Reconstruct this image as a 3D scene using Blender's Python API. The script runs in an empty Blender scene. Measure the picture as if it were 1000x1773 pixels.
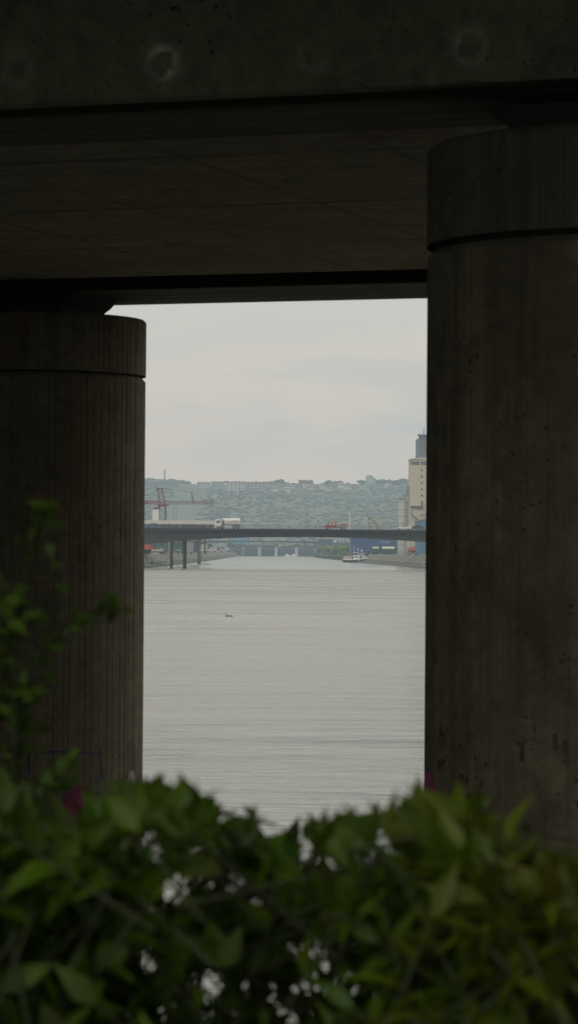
import bpy, math, random
from mathutils import Vector, Matrix, noise as mnoise
R_ = random.Random(7)
rad = math.radians
sc = bpy.context.scene
COL = sc.collection
F = 5200.0                      # focal length in photo pixels (1000 x 1773)
EYE = Vector((0, 0, 6.0))       # metres above the canal water (water z = 0)
TILT, ROLL = rad(0.70), rad(0.40)
CM = Matrix.Rotation(math.pi/2 + TILT, 3, 'X') @ Matrix.Rotation(ROLL, 3, 'Z')

def at(px, py, Y):
    """survey point: direction of a photo pixel, carried out to the real distance Y (metres)"""
    d = CM @ Vector(((px-500)/F, -(py-886.5)/F, -1.0))
    return EYE + d * (Y / d.y)
def X_(px, Y, py=940): return at(px, py, Y).x
def Z_(py, Y, px=500): return at(px, py, Y).z

# ------------------------------------------------------------------ materials
def nodes(name):
    m = bpy.data.materials.new(name); m.use_nodes = True
    nt = m.node_tree; b = nt.nodes['Principled BSDF']
    return m, nt, b
def N(nt, t, **kw):
    n = nt.nodes.new(t)
    for k, v in kw.items(): setattr(n, k, v)
    return n
def ramp(nt, src, stops):
    r = N(nt, 'ShaderNodeValToRGB'); e = r.color_ramp.elements
    while len(e) < len(stops): e.new(0.5)
    for i, (p, c) in enumerate(stops):
        e[i].position = p; e[i].color = (*c, 1) if len(c) == 3 else c
    nt.links.new(src, r.inputs[0]); return r.outputs[0]
def mix(nt, fac, a, b, mode='MIX'):
    m = N(nt, 'ShaderNodeMix', data_type='RGBA', blend_type=mode)
    for s, v in ((m.inputs[0], fac), (m.inputs[6], a), (m.inputs[7], b)):
        if isinstance(v, (int, float)): s.default_value = v
        elif isinstance(v, tuple): s.default_value = (*v, 1)
        else: nt.links.new(v, s)
    return m.outputs[2]
def math_(nt, op, a, b=None, c=None):
    m = N(nt, 'ShaderNodeMath', operation=op)
    for s, v in zip(m.inputs, (a, b, c)):
        if v is None: continue
        if isinstance(v, (int, float)): s.default_value = v
        else: nt.links.new(v, s)
    return m.outputs[0]
def coords(nt, scale=(1, 1, 1), rotz=0, kind='Object'):
    tc = N(nt, 'ShaderNodeTexCoord'); mp = N(nt, 'ShaderNodeMapping')
    mp.inputs['Scale'].default_value = scale; mp.inputs['Rotation'].default_value = (0, 0, rotz)
    nt.links.new(tc.outputs[kind], mp.inputs[0]); return mp.outputs[0]
def tex(nt, vec, scale, detail=6, rough=.6, dist=0):
    t = N(nt, 'ShaderNodeTexNoise'); t.inputs['Scale'].default_value = scale
    t.inputs['Detail'].default_value = detail; t.inputs['Roughness'].default_value = rough
    t.inputs['Distortion'].default_value = dist
    nt.links.new(vec, t.inputs['Vector']); return t.outputs[0]
def bump(nt, b, h, strength=.3, dist=.02):
    n = N(nt, 'ShaderNodeBump'); n.inputs['Strength'].default_value = strength
    n.inputs['Distance'].default_value = dist
    nt.links.new(h, n.inputs['Height']); nt.links.new(n.outputs[0], b.inputs['Normal'])
def paint(name, col, rough=.5, var=.25, scale=1.5, metal=0.0, grime=(.12, .11, .09)):
    m, nt, b = nodes(name)
    v = coords(nt)
    n = tex(nt, v, scale, 8, .65)
    lo = tuple(c*(1-var) for c in col); hi = tuple(min(1, c*(1+var*.6)) for c in col)
    c = ramp(nt, n, [(.3, lo), (.7, hi)])
    s = tex(nt, coords(nt, (1, 1, .12)), scale*3, 5, .6)
    f = ramp(nt, s, [(.55, (0, 0, 0)), (.8, (.5, .5, .5))])
    nt.links.new(mix(nt, f, c, grime), b.inputs['Base Color'])
    b.inputs['Roughness'].default_value = rough; b.inputs['Metallic'].default_value = metal
    return m
M = {}
def P(name, *a, **k):
    if name not in M: M[name] = paint(name, *a, **k)
    return M[name]

def concrete(name, a=(.155, .145, .12), b_=(.25, .235, .195), streak=.6, boards=None, board_dir=0, seams=None, rings=False, attr=False):
    m, nt, b = nodes(name)
    v = coords(nt)
    c = ramp(nt, tex(nt, v, .9, 8, .65), [(.3, a), (.7, b_)])
    c = mix(nt, ramp(nt, tex(nt, v, 9, 6, .7), [(.35, (.0,)*3), (.72, (.8,)*3)]), c, tuple(x*.5 for x in a))
    c = mix(nt, ramp(nt, tex(nt, v, 2.6, 7, .75), [(.52, (.0,)*3), (.66, (.75,)*3)]), c, tuple(x*.45 for x in a))
    if streak:
        s = tex(nt, coords(nt, (6, 6, .22)), 1.0, 6, .7)
        c = mix(nt, ramp(nt, s, [(.42, (0,)*3), (.68, (streak,)*3)]), c, tuple(x*.42 for x in a))
        s2 = tex(nt, coords(nt, (9, 9, .5)), .8, 5, .6)
        c = mix(nt, ramp(nt, s2, [(.6, (0,)*3), (.78, (.45,)*3)]), c, (.30, .28, .24))
        s3 = tex(nt, coords(nt, (1.5, 1.5, .5)), 1.1, 4, .6)
        c = mix(nt, ramp(nt, s3, [(.55, (0,)*3), (.75, (.30,)*3)]), c, (.24, .13, .10))
    pit = N(nt, 'ShaderNodeTexVoronoi'); pit.inputs['Scale'].default_value = 15
    vm = N(nt, 'ShaderNodeVectorMath', operation='ADD'); nz_ = N(nt, 'ShaderNodeTexNoise'); nz_.inputs['Scale'].default_value = 22; nz_.inputs['Detail'].default_value = 4
    nt.links.new(v, nz_.inputs['Vector']); sc_ = N(nt, 'ShaderNodeVectorMath', operation='SCALE'); sc_.inputs['Scale'].default_value = .09
    nt.links.new(nz_.outputs['Color'], sc_.inputs[0]); nt.links.new(v, vm.inputs[0]); nt.links.new(sc_.outputs[0], vm.inputs[1]); nt.links.new(vm.outputs[0], pit.inputs['Vector'])
    gate = ramp(nt, tex(nt, v, 2.3, 3, .5), [(.40, (0,)*3), (.56, (1,)*3)])
    pf = mix(nt, 1.0, ramp(nt, pit.outputs['Distance'], [(.07, (.95,)*3), (.21, (0,)*3)]), gate, 'MULTIPLY')
    c = mix(nt, pf, c, (.03, .028, .024))
    h = tex(nt, v, 14, 6, .7)
    if boards:
        sep = N(nt, 'ShaderNodeSeparateXYZ'); nt.links.new(v, sep.inputs[0])
        fr = math_(nt, 'FRACT', math_(nt, 'DIVIDE', sep.outputs[board_dir], boards))
        ln = ramp(nt, fr, [(0.0, (.9,)*3), (.07, (0,)*3), (.95, (0,)*3), (1.0, (.9,)*3)])
        idx = math_(nt, 'FLOOR', math_(nt, 'DIVIDE', sep.outputs[board_dir], boards))
        wn = N(nt, 'ShaderNodeTexWhiteNoise', noise_dimensions='1D'); nt.links.new(idx, wn.inputs['W'])
        c = mix(nt, ramp(nt, wn.outputs[0], [(0, (0,)*3), (1, (.85,)*3)]), c, tuple(x*.35 for x in a))
        c = mix(nt, ln, c, (.02, .018, .015))
    if seams:
        sep = N(nt, 'ShaderNodeSeparateXYZ'); nt.links.new(v, sep.inputs[0])
        wob = math_(nt, 'MULTIPLY', tex(nt, v, 1.4, 3, .5), .12)
        for ax, w, off, amt, lw in seams:
            t = math_(nt, 'ADD', math_(nt, 'ADD', sep.outputs[ax], off), wob if lw < 0 else 0.0)
            fr = math_(nt, 'FRACT', math_(nt, 'DIVIDE', t, w))
            ln = ramp(nt, fr, [(0.0, (amt,)*3), (lw, (0,)*3), (1-lw*.4, (0,)*3), (1.0, (amt,)*3)])
            brk = ramp(nt, tex(nt, v, 1.1, 2, .5), [(.35, (.25,)*3), (.6, (1,)*3)])
            c = mix(nt, mix(nt, 1.0, ln, brk, 'MULTIPLY'), c, (.02, .018, .015))
        g = tex(nt, coords(nt, (1.2, 26, 1)), 1.0, 5, .7)
        c = mix(nt, ramp(nt, g, [(.45, (0,)*3), (.7, (.8,)*3)]), c, tuple(x*.35 for x in a))
        rr = tex(nt, v, .7, 4, .6)
        c = mix(nt, ramp(nt, rr, [(.52, (0,)*3), (.7, (.35,)*3)]), c, (.22, .11, .08))
    if rings:   # lime rings round the patched formwork tie holes
        sep = N(nt, 'ShaderNodeSeparateXYZ'); nt.links.new(v, sep.inputs[0])
        u = math_(nt, 'SUBTRACT', math_(nt, 'FRACT', math_(nt, 'DIVIDE', math_(nt, 'ADD', sep.outputs[0], rings[0]), rings[1])), .5)
        u = math_(nt, 'MULTIPLY', u, rings[1])
        w = math_(nt, 'SUBTRACT', sep.outputs[2], rings[2])
        d = math_(nt, 'SQRT', math_(nt, 'ADD', math_(nt, 'MULTIPLY', u, u), math_(nt, 'MULTIPLY', w, w)))
        d = math_(nt, 'ADD', d, math_(nt, 'MULTIPLY', math_(nt, 'SUBTRACT', tex(nt, v, 11, 5, .7), .5), .07))
        rg = ramp(nt, d, [(.0, (.18,)*3), (.045, (.1,)*3), (.068, (1,)*3), (.08, (.9,)*3), (.105, (.16,)*3), (.16, (0,)*3)])
        amp = N(nt, 'ShaderNodeValToRGB'); amp.color_ramp.interpolation = 'CONSTANT'; e = amp.color_ramp.elements    # some tie holes leak more lime than others
        e.new(.25); e.new(.35)
        for q, (p_, a_) in zip(e, ((0, .22), ((8-5.95)/8, 1.0), ((8-5.17)/8, .25), ((8-4.39)/8, .5))): q.position = p_; q.color = (a_, a_, a_, 1)
        nt.links.new(math_(nt, 'DIVIDE', math_(nt, 'ADD', sep.outputs[0], 8.0), 8.0), amp.inputs[0])
        rg = mix(nt, 1.0, rg, amp.outputs[0], 'MULTIPLY')
        wear = ramp(nt, tex(nt, v, 5.5, 5, .75), [(.38, (.08,)*3), (.60, (1,)*3)])
        c = mix(nt, mix(nt, 1.0, rg, wear, 'MULTIPLY'), c, (.95, .95, .85))
    if attr:
        at_ = N(nt, 'ShaderNodeAttribute', attribute_name='board')
        c = mix(nt, 1.0, c, at_.outputs['Color'], 'MULTIPLY')
    nt.links.new(c, b.inputs['Base Color']); b.inputs['Roughness'].default_value = .92
    bump(nt, b, h, .5, .01)
    return m

# ------------------------------------------------------------------ mesh builder
class MB:
    def __init__(s): s.v = []; s.f = []; s.sm = []; s.col = []
    def add(s, vs, fs, smooth=False, col=None):
        o = len(s.v); s.v += [tuple(p) for p in vs]
        for f in fs: s.f.append(tuple(i+o for i in f)); s.sm.append(smooth); s.col.append(col)
        return s
    def box(s, x0, x1, y0, y1, z0, z1, bev=0):
        if x0 > x1: x0, x1 = x1, x0
        if y0 > y1: y0, y1 = y1, y0
        if z0 > z1: z0, z1 = z1, z0
        vs = [(x, y, z) for z in (z0, z1) for x, y in ((x0, y0), (x1, y0), (x1, y1), (x0, y1))]
        return s.add(vs, [(0, 3, 2, 1), (4, 5, 6, 7), (0, 1, 5, 4), (1, 2, 6, 5), (2, 3, 7, 6), (3, 0, 4, 7)])
    def tube(s, p, q, r, r2=None, n=6, smooth=True):
        p, q = Vector(p), Vector(q); d = (q-p).normalized()
        a = d.orthogonal().normalized(); b = d.cross(a); r2 = r if r2 is None else r2
        vs = [p + (a*math.cos(2*math.pi*i/n) + b*math.sin(2*math.pi*i/n))*r for i in range(n)]
        vs += [q + (a*math.cos(2*math.pi*i/n) + b*math.sin(2*math.pi*i/n))*r2 for i in range(n)]
        fs = [(i, (i+1) % n, n+(i+1) % n, n+i) for i in range(n)]
        s.add(vs, fs, smooth)
        return s.add(vs[:n], [tuple(range(n))[::-1]]).add(vs[n:], [tuple(range(n))])
    def lathe(s, c, prof, n=24, smooth=True, axis='z'):
        vs = []
        for r, h in prof:
            for i in range(n):
                a = 2*math.pi*i/n
                if axis == 'z': vs.append((c[0]+r*math.cos(a), c[1]+r*math.sin(a), c[2]+h))
                elif axis == 'x': vs.append((c[0]+h, c[1]+r*math.cos(a), c[2]+r*math.sin(a)))
                else: vs.append((c[0]+r*math.cos(a), c[1]+h, c[2]+r*math.sin(a)))
        fs = []
        for k in range(len(prof)-1):
            for i in range(n):
                q = (k*n+i, k*n+(i+1) % n, (k+1)*n+(i+1) % n, (k+1)*n+i)
                fs.append(q if axis != 'y' else q[::-1])
        s.add(vs, fs, smooth)
        m = len(prof)
        return s.add(vs[:n], [tuple(range(n))[::-1]]).add(vs[(m-1)*n:], [tuple(range(n))])
    def prism_y(s, pts, y0, y1):        # polygon in x-z, extruded along y
        n = len(pts); vs = [(x, y0, z) for x, z in pts] + [(x, y1, z) for x, z in pts]
        return s.add(vs, [tuple(range(n)), tuple(range(2*n-1, n-1, -1))] + [(i, n+i, n+(i+1) % n, (i+1) % n) for i in range(n)])
    def prism_x(s, pts, x0, x1):
        n = len(pts); vs = [(x0, y, z) for y, z in pts] + [(x1, y, z) for y, z in pts]
        return s.add(vs, [tuple(range(n)), tuple(range(2*n-1, n-1, -1))] + [(i, n+i, n+(i+1) % n, (i+1) % n) for i in range(n)])
    def truss(s, p, q, h, w, n, r, up=(0, 0, 1)):
        p, q = Vector(p), Vector(q); up = Vector(up); d = (q-p).normalized(); side = d.cross(up).normalized()
        c = [side*w/2, -side*w/2, side*w/2+up*h, -side*w/2+up*h]
        for o in c: s.tube(p+o, q+o, r, n=4, smooth=False)
        for k in range(n):
            a, b = p.lerp(q, k/n), p.lerp(q, (k+1)/n)
            s.tube(a+c[0], b+c[2], r*.7, n=4); s.tube(a+c[1], b+c[3], r*.7, n=4)
            s.tube(b+c[0], b+c[2], r*.7, n=4); s.tube(a+c[2], b+c[3], r*.7, n=4); s.tube(a+c[0], b+c[1], r*.7, n=4)
        return s
    def build(s, name, mat, parent=None, origin=None, bevel=0, recalc=True):
        me = bpy.data.meshes.new(name)
        o0 = Vector(origin) if origin is not None else Vector((0, 0, 0))
        if parent is not None: o0 = Vector(parent['_w'])
        me.from_pydata([tuple(Vector(p)-o0) for p in s.v], [], s.f)
        me.polygons.foreach_set('use_smooth', s.sm)
        if any(c is not None for c in s.col):
            at_ = me.color_attributes.new('board', 'FLOAT_COLOR', 'CORNER')
            i = 0
            for f, c in zip(s.f, s.col):
                c = c or (1, 1, 1)
                for _ in f: at_.data[i].color = (c[0], c[1], c[2], 1); i += 1
        if recalc:
            import bmesh
            bm = bmesh.new(); bm.from_mesh(me); bmesh.ops.recalc_face_normals(bm, faces=bm.faces); bm.to_mesh(me); bm.free()
        me.materials.append(mat)
        o = bpy.data.objects.new(name, me); COL.objects.link(o)
        if parent is None: o.location = o0
        o['_w'] = tuple(o0)
        if parent is not None: o.parent = parent
        if bevel:
            b = o.modifiers.new('bevel', 'BEVEL'); b.width = bevel; b.segments = 2; b.limit_method = 'ANGLE'
        return o
def tag(o, label, cat, group=None, kind=None):
    if label: o['label'] = label
    if cat: o['category'] = cat
    if group: o['group'] = group
    if kind: o['kind'] = kind
    return o
def thing(name, loc, label, cat, group=None):
    o = bpy.data.objects.new(name, None); COL.objects.link(o); o.location = loc
    o['_w'] = tuple(loc); o.empty_display_size = .3
    return tag(o, label, cat, group)
def struct(o, label=None): o['kind'] = 'structure'; return o
def copy_thing(o, loc, label, parent=None):
    c = o.copy(); COL.objects.link(c)
    if parent is None: c.location = loc; c['label'] = label
    else: c.parent = parent
    for ch in [k for k in bpy.data.objects if k.parent == o]: copy_thing(ch, None, None, c)
    return c

# ------------------------------------------------------------------ camera
cam = bpy.data.cameras.new('camera'); co = bpy.data.objects.new('camera', cam); COL.objects.link(co)
co.location = EYE; co.rotation_euler = CM.to_euler()
cam.sensor_fit = 'VERTICAL'; cam.sensor_height = 36; cam.lens = F/1773*36
cam.clip_end = 20000; cam.clip_start = .05
cam.dof.use_dof = True; cam.dof.focus_distance = 400; cam.dof.aperture_fstop = 105.6/10.5
cam.dof.aperture_blades = 0
sc.camera = co
sc.view_settings.view_transform = 'Standard'; sc.view_settings.look = 'None'
sc.view_settings.exposure = 0; sc.view_settings.gamma = 1
cy = sc.cycles; cy.use_denoising = True; cy.max_bounces = 10; cy.diffuse_bounces = 6; cy.glossy_bounces = 4
cy.transparent_max_bounces = 16; cy.adaptive_threshold = .008; cy.sample_clamp_indirect = 4
cy.volume_bounces = 1

# ------------------------------------------------------------------ sky and sun
SUN_EL, SUN_AZ = rad(48), rad(215)    # behind the camera, to the left (azimuth clockwise from +Y)
w = bpy.data.worlds.new('World'); sc.world = w; w.use_nodes = True; nt = w.node_tree
bg = nt.nodes['Background']; bg.inputs[1].default_value = .1
sky = N(nt, 'ShaderNodeTexSky', sky_type='NISHITA'); sky.sun_disc = False
sky.sun_elevation = SUN_EL; sky.sun_rotation = SUN_AZ; sky.dust_density = 3
tc = N(nt, 'ShaderNodeTexCoord')
sep = N(nt, 'ShaderNodeSeparateXYZ'); nt.links.new(tc.outputs['Generated'], sep.inputs[0])
mp = N(nt, 'ShaderNodeMapping'); mp.inputs['Scale'].default_value = (7, 7, 30); nt.links.new(tc.outputs['Generated'], mp.inputs[0])
n1 = tex(nt, mp.outputs[0], 1.3, 7, .55, .6)
SKYK = 10
grad = ramp(nt, sep.outputs[2], [(0.0, (1.0, .73, .54)), (.04, (.87, .715, .58)), (.085, (.68, .66, .595)), (.17, (1.0, .94, .80)), (1, (1.0, .97, .88))])
cl = mix(nt, ramp(nt, n1, [(.48, (0,)*3), (.70, (.7,)*3)]), grad, (.57, .585, .56))
scl = mix(nt, 1.0, cl, (SKYK,)*3, 'MULTIPLY')
fin = mix(nt, .96, sky.outputs[0], scl)
nt.links.new(fin, bg.inputs[0])
sl = bpy.data.lights.new('sun', 'SUN'); sl.energy = .8; sl.angle = rad(14); sl.color = (1, .94, .85)
so = bpy.data.objects.new('sun', sl); COL.objects.link(so); so.location = (0, -20, 60)
sd = Vector((math.sin(SUN_AZ)*math.cos(SUN_EL), math.cos(SUN_AZ)*math.cos(SUN_EL), math.sin(SUN_EL)))
so.rotation_euler = sd.to_track_quat('Z', 'Y').to_euler()

# haze
m = bpy.data.materials.new('haze_air'); m.use_nodes = True; nt = m.node_tree
nt.nodes.remove(nt.nodes['Principled BSDF'])
pv = N(nt, 'ShaderNodeVolumePrincipled'); pv.inputs['Color'].default_value = (.66, .83, 1.0, 1)
pv.inputs['Density'].default_value = 1.7e-4; pv.inputs['Anisotropy'].default_value = .0
nt.links.new(pv.outputs[0], nt.nodes['Material Output'].inputs['Volume'])
h = MB().box(-6000, 6000, -6000, 6000, -5, 190).build('haze', m); tag(h, None, None, None, 'stuff')
h['label'] = 'pale blue grey haze lying over the canal and the hill'

# ------------------------------------------------------------------ terrain
def lerp_tab(t, y):
    if y <= t[0][0]: return t[0][1]
    for (a, u), (b, v) in zip(t, t[1:]):
        if y <= b: return u + (v-u)*(y-a)/(b-a)
    return t[-1][1]
XL = [(0, -60), (600, -47), (876, -42.3), (1289, -38.2), (2400, -38.8)]
XR = [(0, 60), (600, 56), (950, 45.5), (1250, 34.5), (1576, 30), (1783, 25.5), (2066, 21), (2400, 19)]
LAND = 4.4
ys = [-5500, -1500, -300, -50, -20, 0, 5, 9.3, 11, 13, 16, 20, 30, 60, 120, 250, 400, 600, 750, 876, 950, 1050, 1150, 1289, 1450, 1576, 1783, 2066, 2380, 2400, 2600, 3200, 4200, 5500]
g = MB(); rows = []
for y in ys:
    xl, xr = lerp_tab(XL, y), lerp_tab(XR, y)
    d = max(0.0, min(1.0, (y-9.3)/10.7)) if y < 2380 else (1 if y < 2395 else 0)
    row = []
    for x, zz in ((-5500, LAND), (-2000, LAND), (-600, LAND), (-150, LAND), (xl-7, LAND), (xl, 0), (xl+4, -2.8), (-8, -2.8), (-2, -2.8), (2, -2.8), (8, -2.8),
                  (xr-4, -2.8), (xr, 0), (xr+7, LAND), (150, LAND), (600, LAND), (2000, LAND), (5500, LAND)):
        row.append((x, y, LAND + (zz-LAND)*d))
    rows.append(row)
nx = len(rows[0]); vs = [p for r in rows for p in r]
fs = [(j*nx+i, j*nx+i+1, (j+1)*nx+i+1, (j+1)*nx+i) for j in range(len(ys)-1) for i in range(nx-1)]
g.add(vs, fs)
m, nt, b = nodes('earth'); v = coords(nt)
c = ramp(nt, tex(nt, v, .6, 8, .65), [(.35, (.045, .038, .026)), (.55, (.075, .068, .045)), (.7, (.05, .07, .025))])
nt.links.new(c, b.inputs['Base Color']); b.inputs['Roughness'].default_value = 1; bump(nt, b, tex(nt, v, 6, 6, .7), .6, .05)
struct(g.build('ground', m, recalc=False))

# water
m, nt, b = nodes('canal_water')
b.inputs['Base Color'].default_value = (.10, .102, .082, 1); b.inputs['Roughness'].default_value = .06
b.inputs['IOR'].default_value = 1.33
v1 = coords(nt, (1.1, 1.7, 1)); v2 = coords(nt, (.28, .48, 1), rad(14)); v3 = coords(nt, (.05, .11, 1), rad(-9)); v4 = coords(nt, (2.2, 5, 1))
sy = N(nt, 'ShaderNodeSeparateXYZ'); nt.links.new(coords(nt, (.001, .001, 1)), sy.inputs[0])
gust = math_(nt, 'MULTIPLY', math_(nt, 'SUBTRACT', tex(nt, coords(nt, (.035, .09, 1), rad(4)), 1, 8, .75, .8), .5), .6)   # breeze roughens the open reach, the far end is calm
rgh = ramp(nt, sy.outputs[1], [(.04, (.07,)*3), (.16, (.17,)*3), (.45, (.28,)*3), (.80, (.28,)*3), (.98, (.13,)*3)])
nt.links.new(math_(nt, 'MAXIMUM', math_(nt, 'ADD', rgh, math_(nt, 'MULTIPLY', gust, math_(nt, 'MINIMUM', math_(nt, 'MULTIPLY', sy.outputs[1], 6), 1.0))), .05), b.inputs['Roughness'])
v5 = coords(nt, (.014, .036, 1), rad(6))
hh = math_(nt, 'ADD', math_(nt, 'MULTIPLY', tex(nt, v1, 1, 5, .65, .4), .34), math_(nt, 'MULTIPLY', tex(nt, v2, 1, 4, .6, .5), .5))
hh = math_(nt, 'ADD', hh, math_(nt, 'MULTIPLY', tex(nt, v3, 1, 5, .6, .4), 1.2))
hh = math_(nt, 'ADD', hh, math_(nt, 'MULTIPLY', tex(nt, v5, 1, 5, .6, .4), 6.5))
hh = math_(nt, 'ADD', hh, math_(nt, 'MULTIPLY', tex(nt, v4, 1, 3, .5), .05))
bp = N(nt, 'ShaderNodeBump'); bp.inputs['Strength'].default_value = 1; bp.inputs['Distance'].default_value = .15
nt.links.new(hh, bp.inputs['Height']); nt.links.new(bp.outputs[0], b.inputs['Normal'])
wt = MB()
wy = [8, 30, 100, 300, 600, 876, 950, 1250, 1289, 1576, 1783, 2066, 2402]
for a, b2 in zip(wy, wy[1:]):
    wt.add([(lerp_tab(XL, a)-2, a, 0), (lerp_tab(XR, a)+2, a, 0), (lerp_tab(XR, b2)+2, b2, 0), (lerp_tab(XL, b2)-2, b2, 0)], [(0, 1, 2, 3)])
struct(wt.build('water', m, recalc=False))

# paved canal banks
m, nt, b = nodes('paved_bank'); v = coords(nt)
c = ramp(nt, tex(nt, v, .25, 6, .6), [(.3, (.10, .095, .075)), (.7, (.20, .19, .16))])
br = N(nt, 'ShaderNodeTexBrick'); br.inputs['Scale'].default_value = .35; nt.links.new(v, br.inputs['Vector'])
br.inputs['Color1'].default_value = (.8, .8, .8, 1); br.inputs['Color2'].default_value = (1, 1, 1, 1); br.inputs['Mortar'].default_value = (.35, .38, .3, 1)
c = mix(nt, 1, c, br.outputs[0], 'MULTIPLY')
c = mix(nt, ramp(nt, tex(nt, v, .09, 5, .6), [(.5, (0,)*3), (.62, (.7,)*3)]), c, (.09, .11, .05))
nt.links.new(c, b.inputs['Base Color']); b.inputs['Roughness'].default_value = .95
for side, T, name in ((-1, XL, 'canal_bank_left'), (1, XR, 'canal_bank_right')):
    k = MB(); yy = [60, 250, 600, 700, 800, 876, 950, 1050, 1150, 1250, 1289, 1450, 1576, 1783, 2066, 2380]
    for a, b2 in zip(yy, yy[1:]):
        q = []
        for y in (a, b2):
            e = lerp_tab(T, y)
            q += [(e+side*10, y, LAND+.12), (e+side*7, y, LAND+.12), (e+side*2.0, y, 1.4), (e+side*1.9, y, .75), (e-side*.6, y, .55), (e-side*.6, y, -1)]
        k.add(q, [(i, i+1, i+7, i+6) for i in range(5)])
    struct(k.build(name, m))

# ------------------------------------------------------------------ hill
def ridge(x):
    return 94 + 5*mnoise.noise(Vector((x/420, 3.1, 0))) + 3*mnoise.noise(Vector((x/130, 8.1, 0))) - 9*math.exp(-((x+125)/22)**2) + 4*math.exp(-((x+190)/45)**2) - abs(x)*.004
def hill_z(x, y):
    t = max(0, min(1, (y-2900)/1300)); t2 = t*t*(3-2*t)
    z = LAND-.4 + ridge(x)*(t2*.55+t*.45)
    if 0 < t < 1: z += 10*mnoise.noise(Vector((x/240, y/240, 2)))*math.sin(t*math.pi)
    if y > 4200: z -= (y-4200)*.05
    return z
hx = [-2600+50*i for i in range(105)]; hy = [2880+55*j for j in range(38)]
hm = MB(); vs = [(x, y, hill_z(x, y)) for y in hy for x in hx]; nx = len(hx)
hm.add(vs, [(j*nx+i, j*nx+i+1, (j+1)*nx+i+1, (j+1)*nx+i) for j in range(len(hy)-1) for i in range(nx-1)], True)
m, nt, b = nodes('hill_land'); v = coords(nt)
c = ramp(nt, tex(nt, coords(nt, (1, .5, 2)), .006, 5, .6), [(.38, (.085, .108, .078)), (.5, (.105, .127, .088)), (.62, (.125, .14, .098)), (.75, (.09, .112, .082))])
nt.links.new(c, b.inputs['Base Color']); b.inputs['Roughness'].default_value = 1
struct(hm.build('hill', m, recalc=False))

def leaf_mat(name, lo, mid, hi, trans=.25, rough=.6, scale=3.0, attr=False, tcol=None):
    m, nt, b = nodes(name); v = coords(nt)
    c = ramp(nt, tex(nt, v, scale, 5, .7), [(.3, lo), (.5, mid), (.72, hi)])
    if attr:
        a = N(nt, 'ShaderNodeAttribute', attribute_name='board'); c = mix(nt, 1, c, a.outputs['Color'], 'MULTIPLY')
    nt.links.new(c, b.inputs['Base Color']); b.inputs['Roughness'].default_value = rough; b.inputs['Specular IOR Level'].default_value = .3
    if trans:
        tr = N(nt, 'ShaderNodeBsdfTranslucent')
        nt.links.new(mix(nt, 1, c, tcol or (1.5, 1.5, .7), 'MULTIPLY'), tr.inputs[0])
        ms = N(nt, 'ShaderNodeMixShader'); ms.inputs[0].default_value = trans
        nt.links.new(b.outputs[0], ms.inputs[1]); nt.links.new(tr.outputs[0], ms.inputs[2])
        nt.links.new(ms.outputs[0], nt.nodes['Material Output'].inputs[0])
    return m
t_ = (1+5**.5)/2
ICO_V = [Vector(p).normalized() for p in ((-1, t_, 0), (1, t_, 0), (-1, -t_, 0), (1, -t_, 0), (0, -1, t_), (0, 1, t_), (0, -1, -t_), (0, 1, -t_), (t_, 0, -1), (t_, 0, 1), (-t_, 0, -1), (-t_, 0, 1))]
ICO_F = [(0, 11, 5), (0, 5, 1), (0, 1, 7), (0, 7, 10), (0, 10, 11), (1, 5, 9), (5, 11, 4), (11, 10, 2), (10, 7, 6), (7, 1, 8), (3, 9, 4), (3, 4, 2), (3, 2, 6), (3, 6, 8), (3, 8, 9), (4, 9, 5), (2, 4, 11), (6, 2, 10), (8, 6, 7), (9, 8, 1)]
def lump(mb, c, r, sq=.8, jit=.25, col=None):
    mb.add([Vector(c)+Vector((p.x*r*R_.uniform(1-jit, 1+jit), p.y*r*R_.uniform(1-jit, 1+jit), p.z*r*sq*R_.uniform(1-jit, 1+jit))) for p in ICO_V], ICO_F, False, col)
wood = leaf_mat('woodland', (.088, .102, .086), (.10, .117, .096), (.115, .13, .105), 0, .9, .02, True)
k = MB()
for i in range(26000):
    x = R_.uniform(-1100, 1100); y = R_.uniform(2480, 4230)
    nz = mnoise.noise(Vector((x/170, y/170, 5))) + .5*mnoise.noise(Vector((x/60, y/60, 9)))
    if nz > -.62 or y > 4150:
        if y > 3940 and -140 < x < 110 and R_.random() < .88: continue
        r = R_.uniform(2.0, 4.2); s = R_.uniform(.85, 1.15)*(1.12-.3*max(-.6, min(.6, nz)))
        lump(k, (x, y, hill_z(x, y)+r*.25), r, .42, .3, (s, s*R_.uniform(.92, 1.1), s))
o = k.build('hillside_woods', wood, recalc=False); tag(o, 'mass of woodland covering the far hillside', 'woods', None, 'stuff')

# houses and blocks on the ridge
def house(name, c, w_, d_, h_, wall, roofm, label, cat, group, gable=True, nwin=0, rows_=1, win=None):
    t = thing(name, c, label, cat, group); x, y, z = c
    MB().box(x-w_/2, x+w_/2, y, y+d_, z-3, z+h_).build('wall', wall, t)
    if gable:
        rh = w_*.32
        MB().prism_y([(x-w_/2-.5, z+h_+.01), (x+w_/2+.5, z+h_+.01), (x, z+h_+rh)], y-.5, y+d_+.5).build('roof', roofm, t)
    else:
        MB().box(x-w_/2-.4, x+w_/2+.4, y-.4, y+d_+.4, z+h_+.01, z+h_+.8).build('roof', roofm, t)
    for r in range(rows_):
        for i in range(nwin):
            cx = x - w_/2 + w_*(i+.5)/nwin; cz = z + h_*(r+.35)/rows_
            MB().box(cx-w_/nwin*.27, cx+w_/nwin*.27, y-.12, y+.2, cz, cz+h_/rows_*.45).build('window', win or P('far_glass', (.06, .07, .08), .2), t)
    return t
white = P('white_render', (.68, .66, .61), .8, .12, .15); cream = P('cream_render', (.60, .52, .38), .85, .10, .12)
redroof = P('red_tiles', (.22, .09, .06), .9, .3, .4); greyroof = P('grey_roof', (.17, .17, .17), .8, .2, .3)
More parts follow.
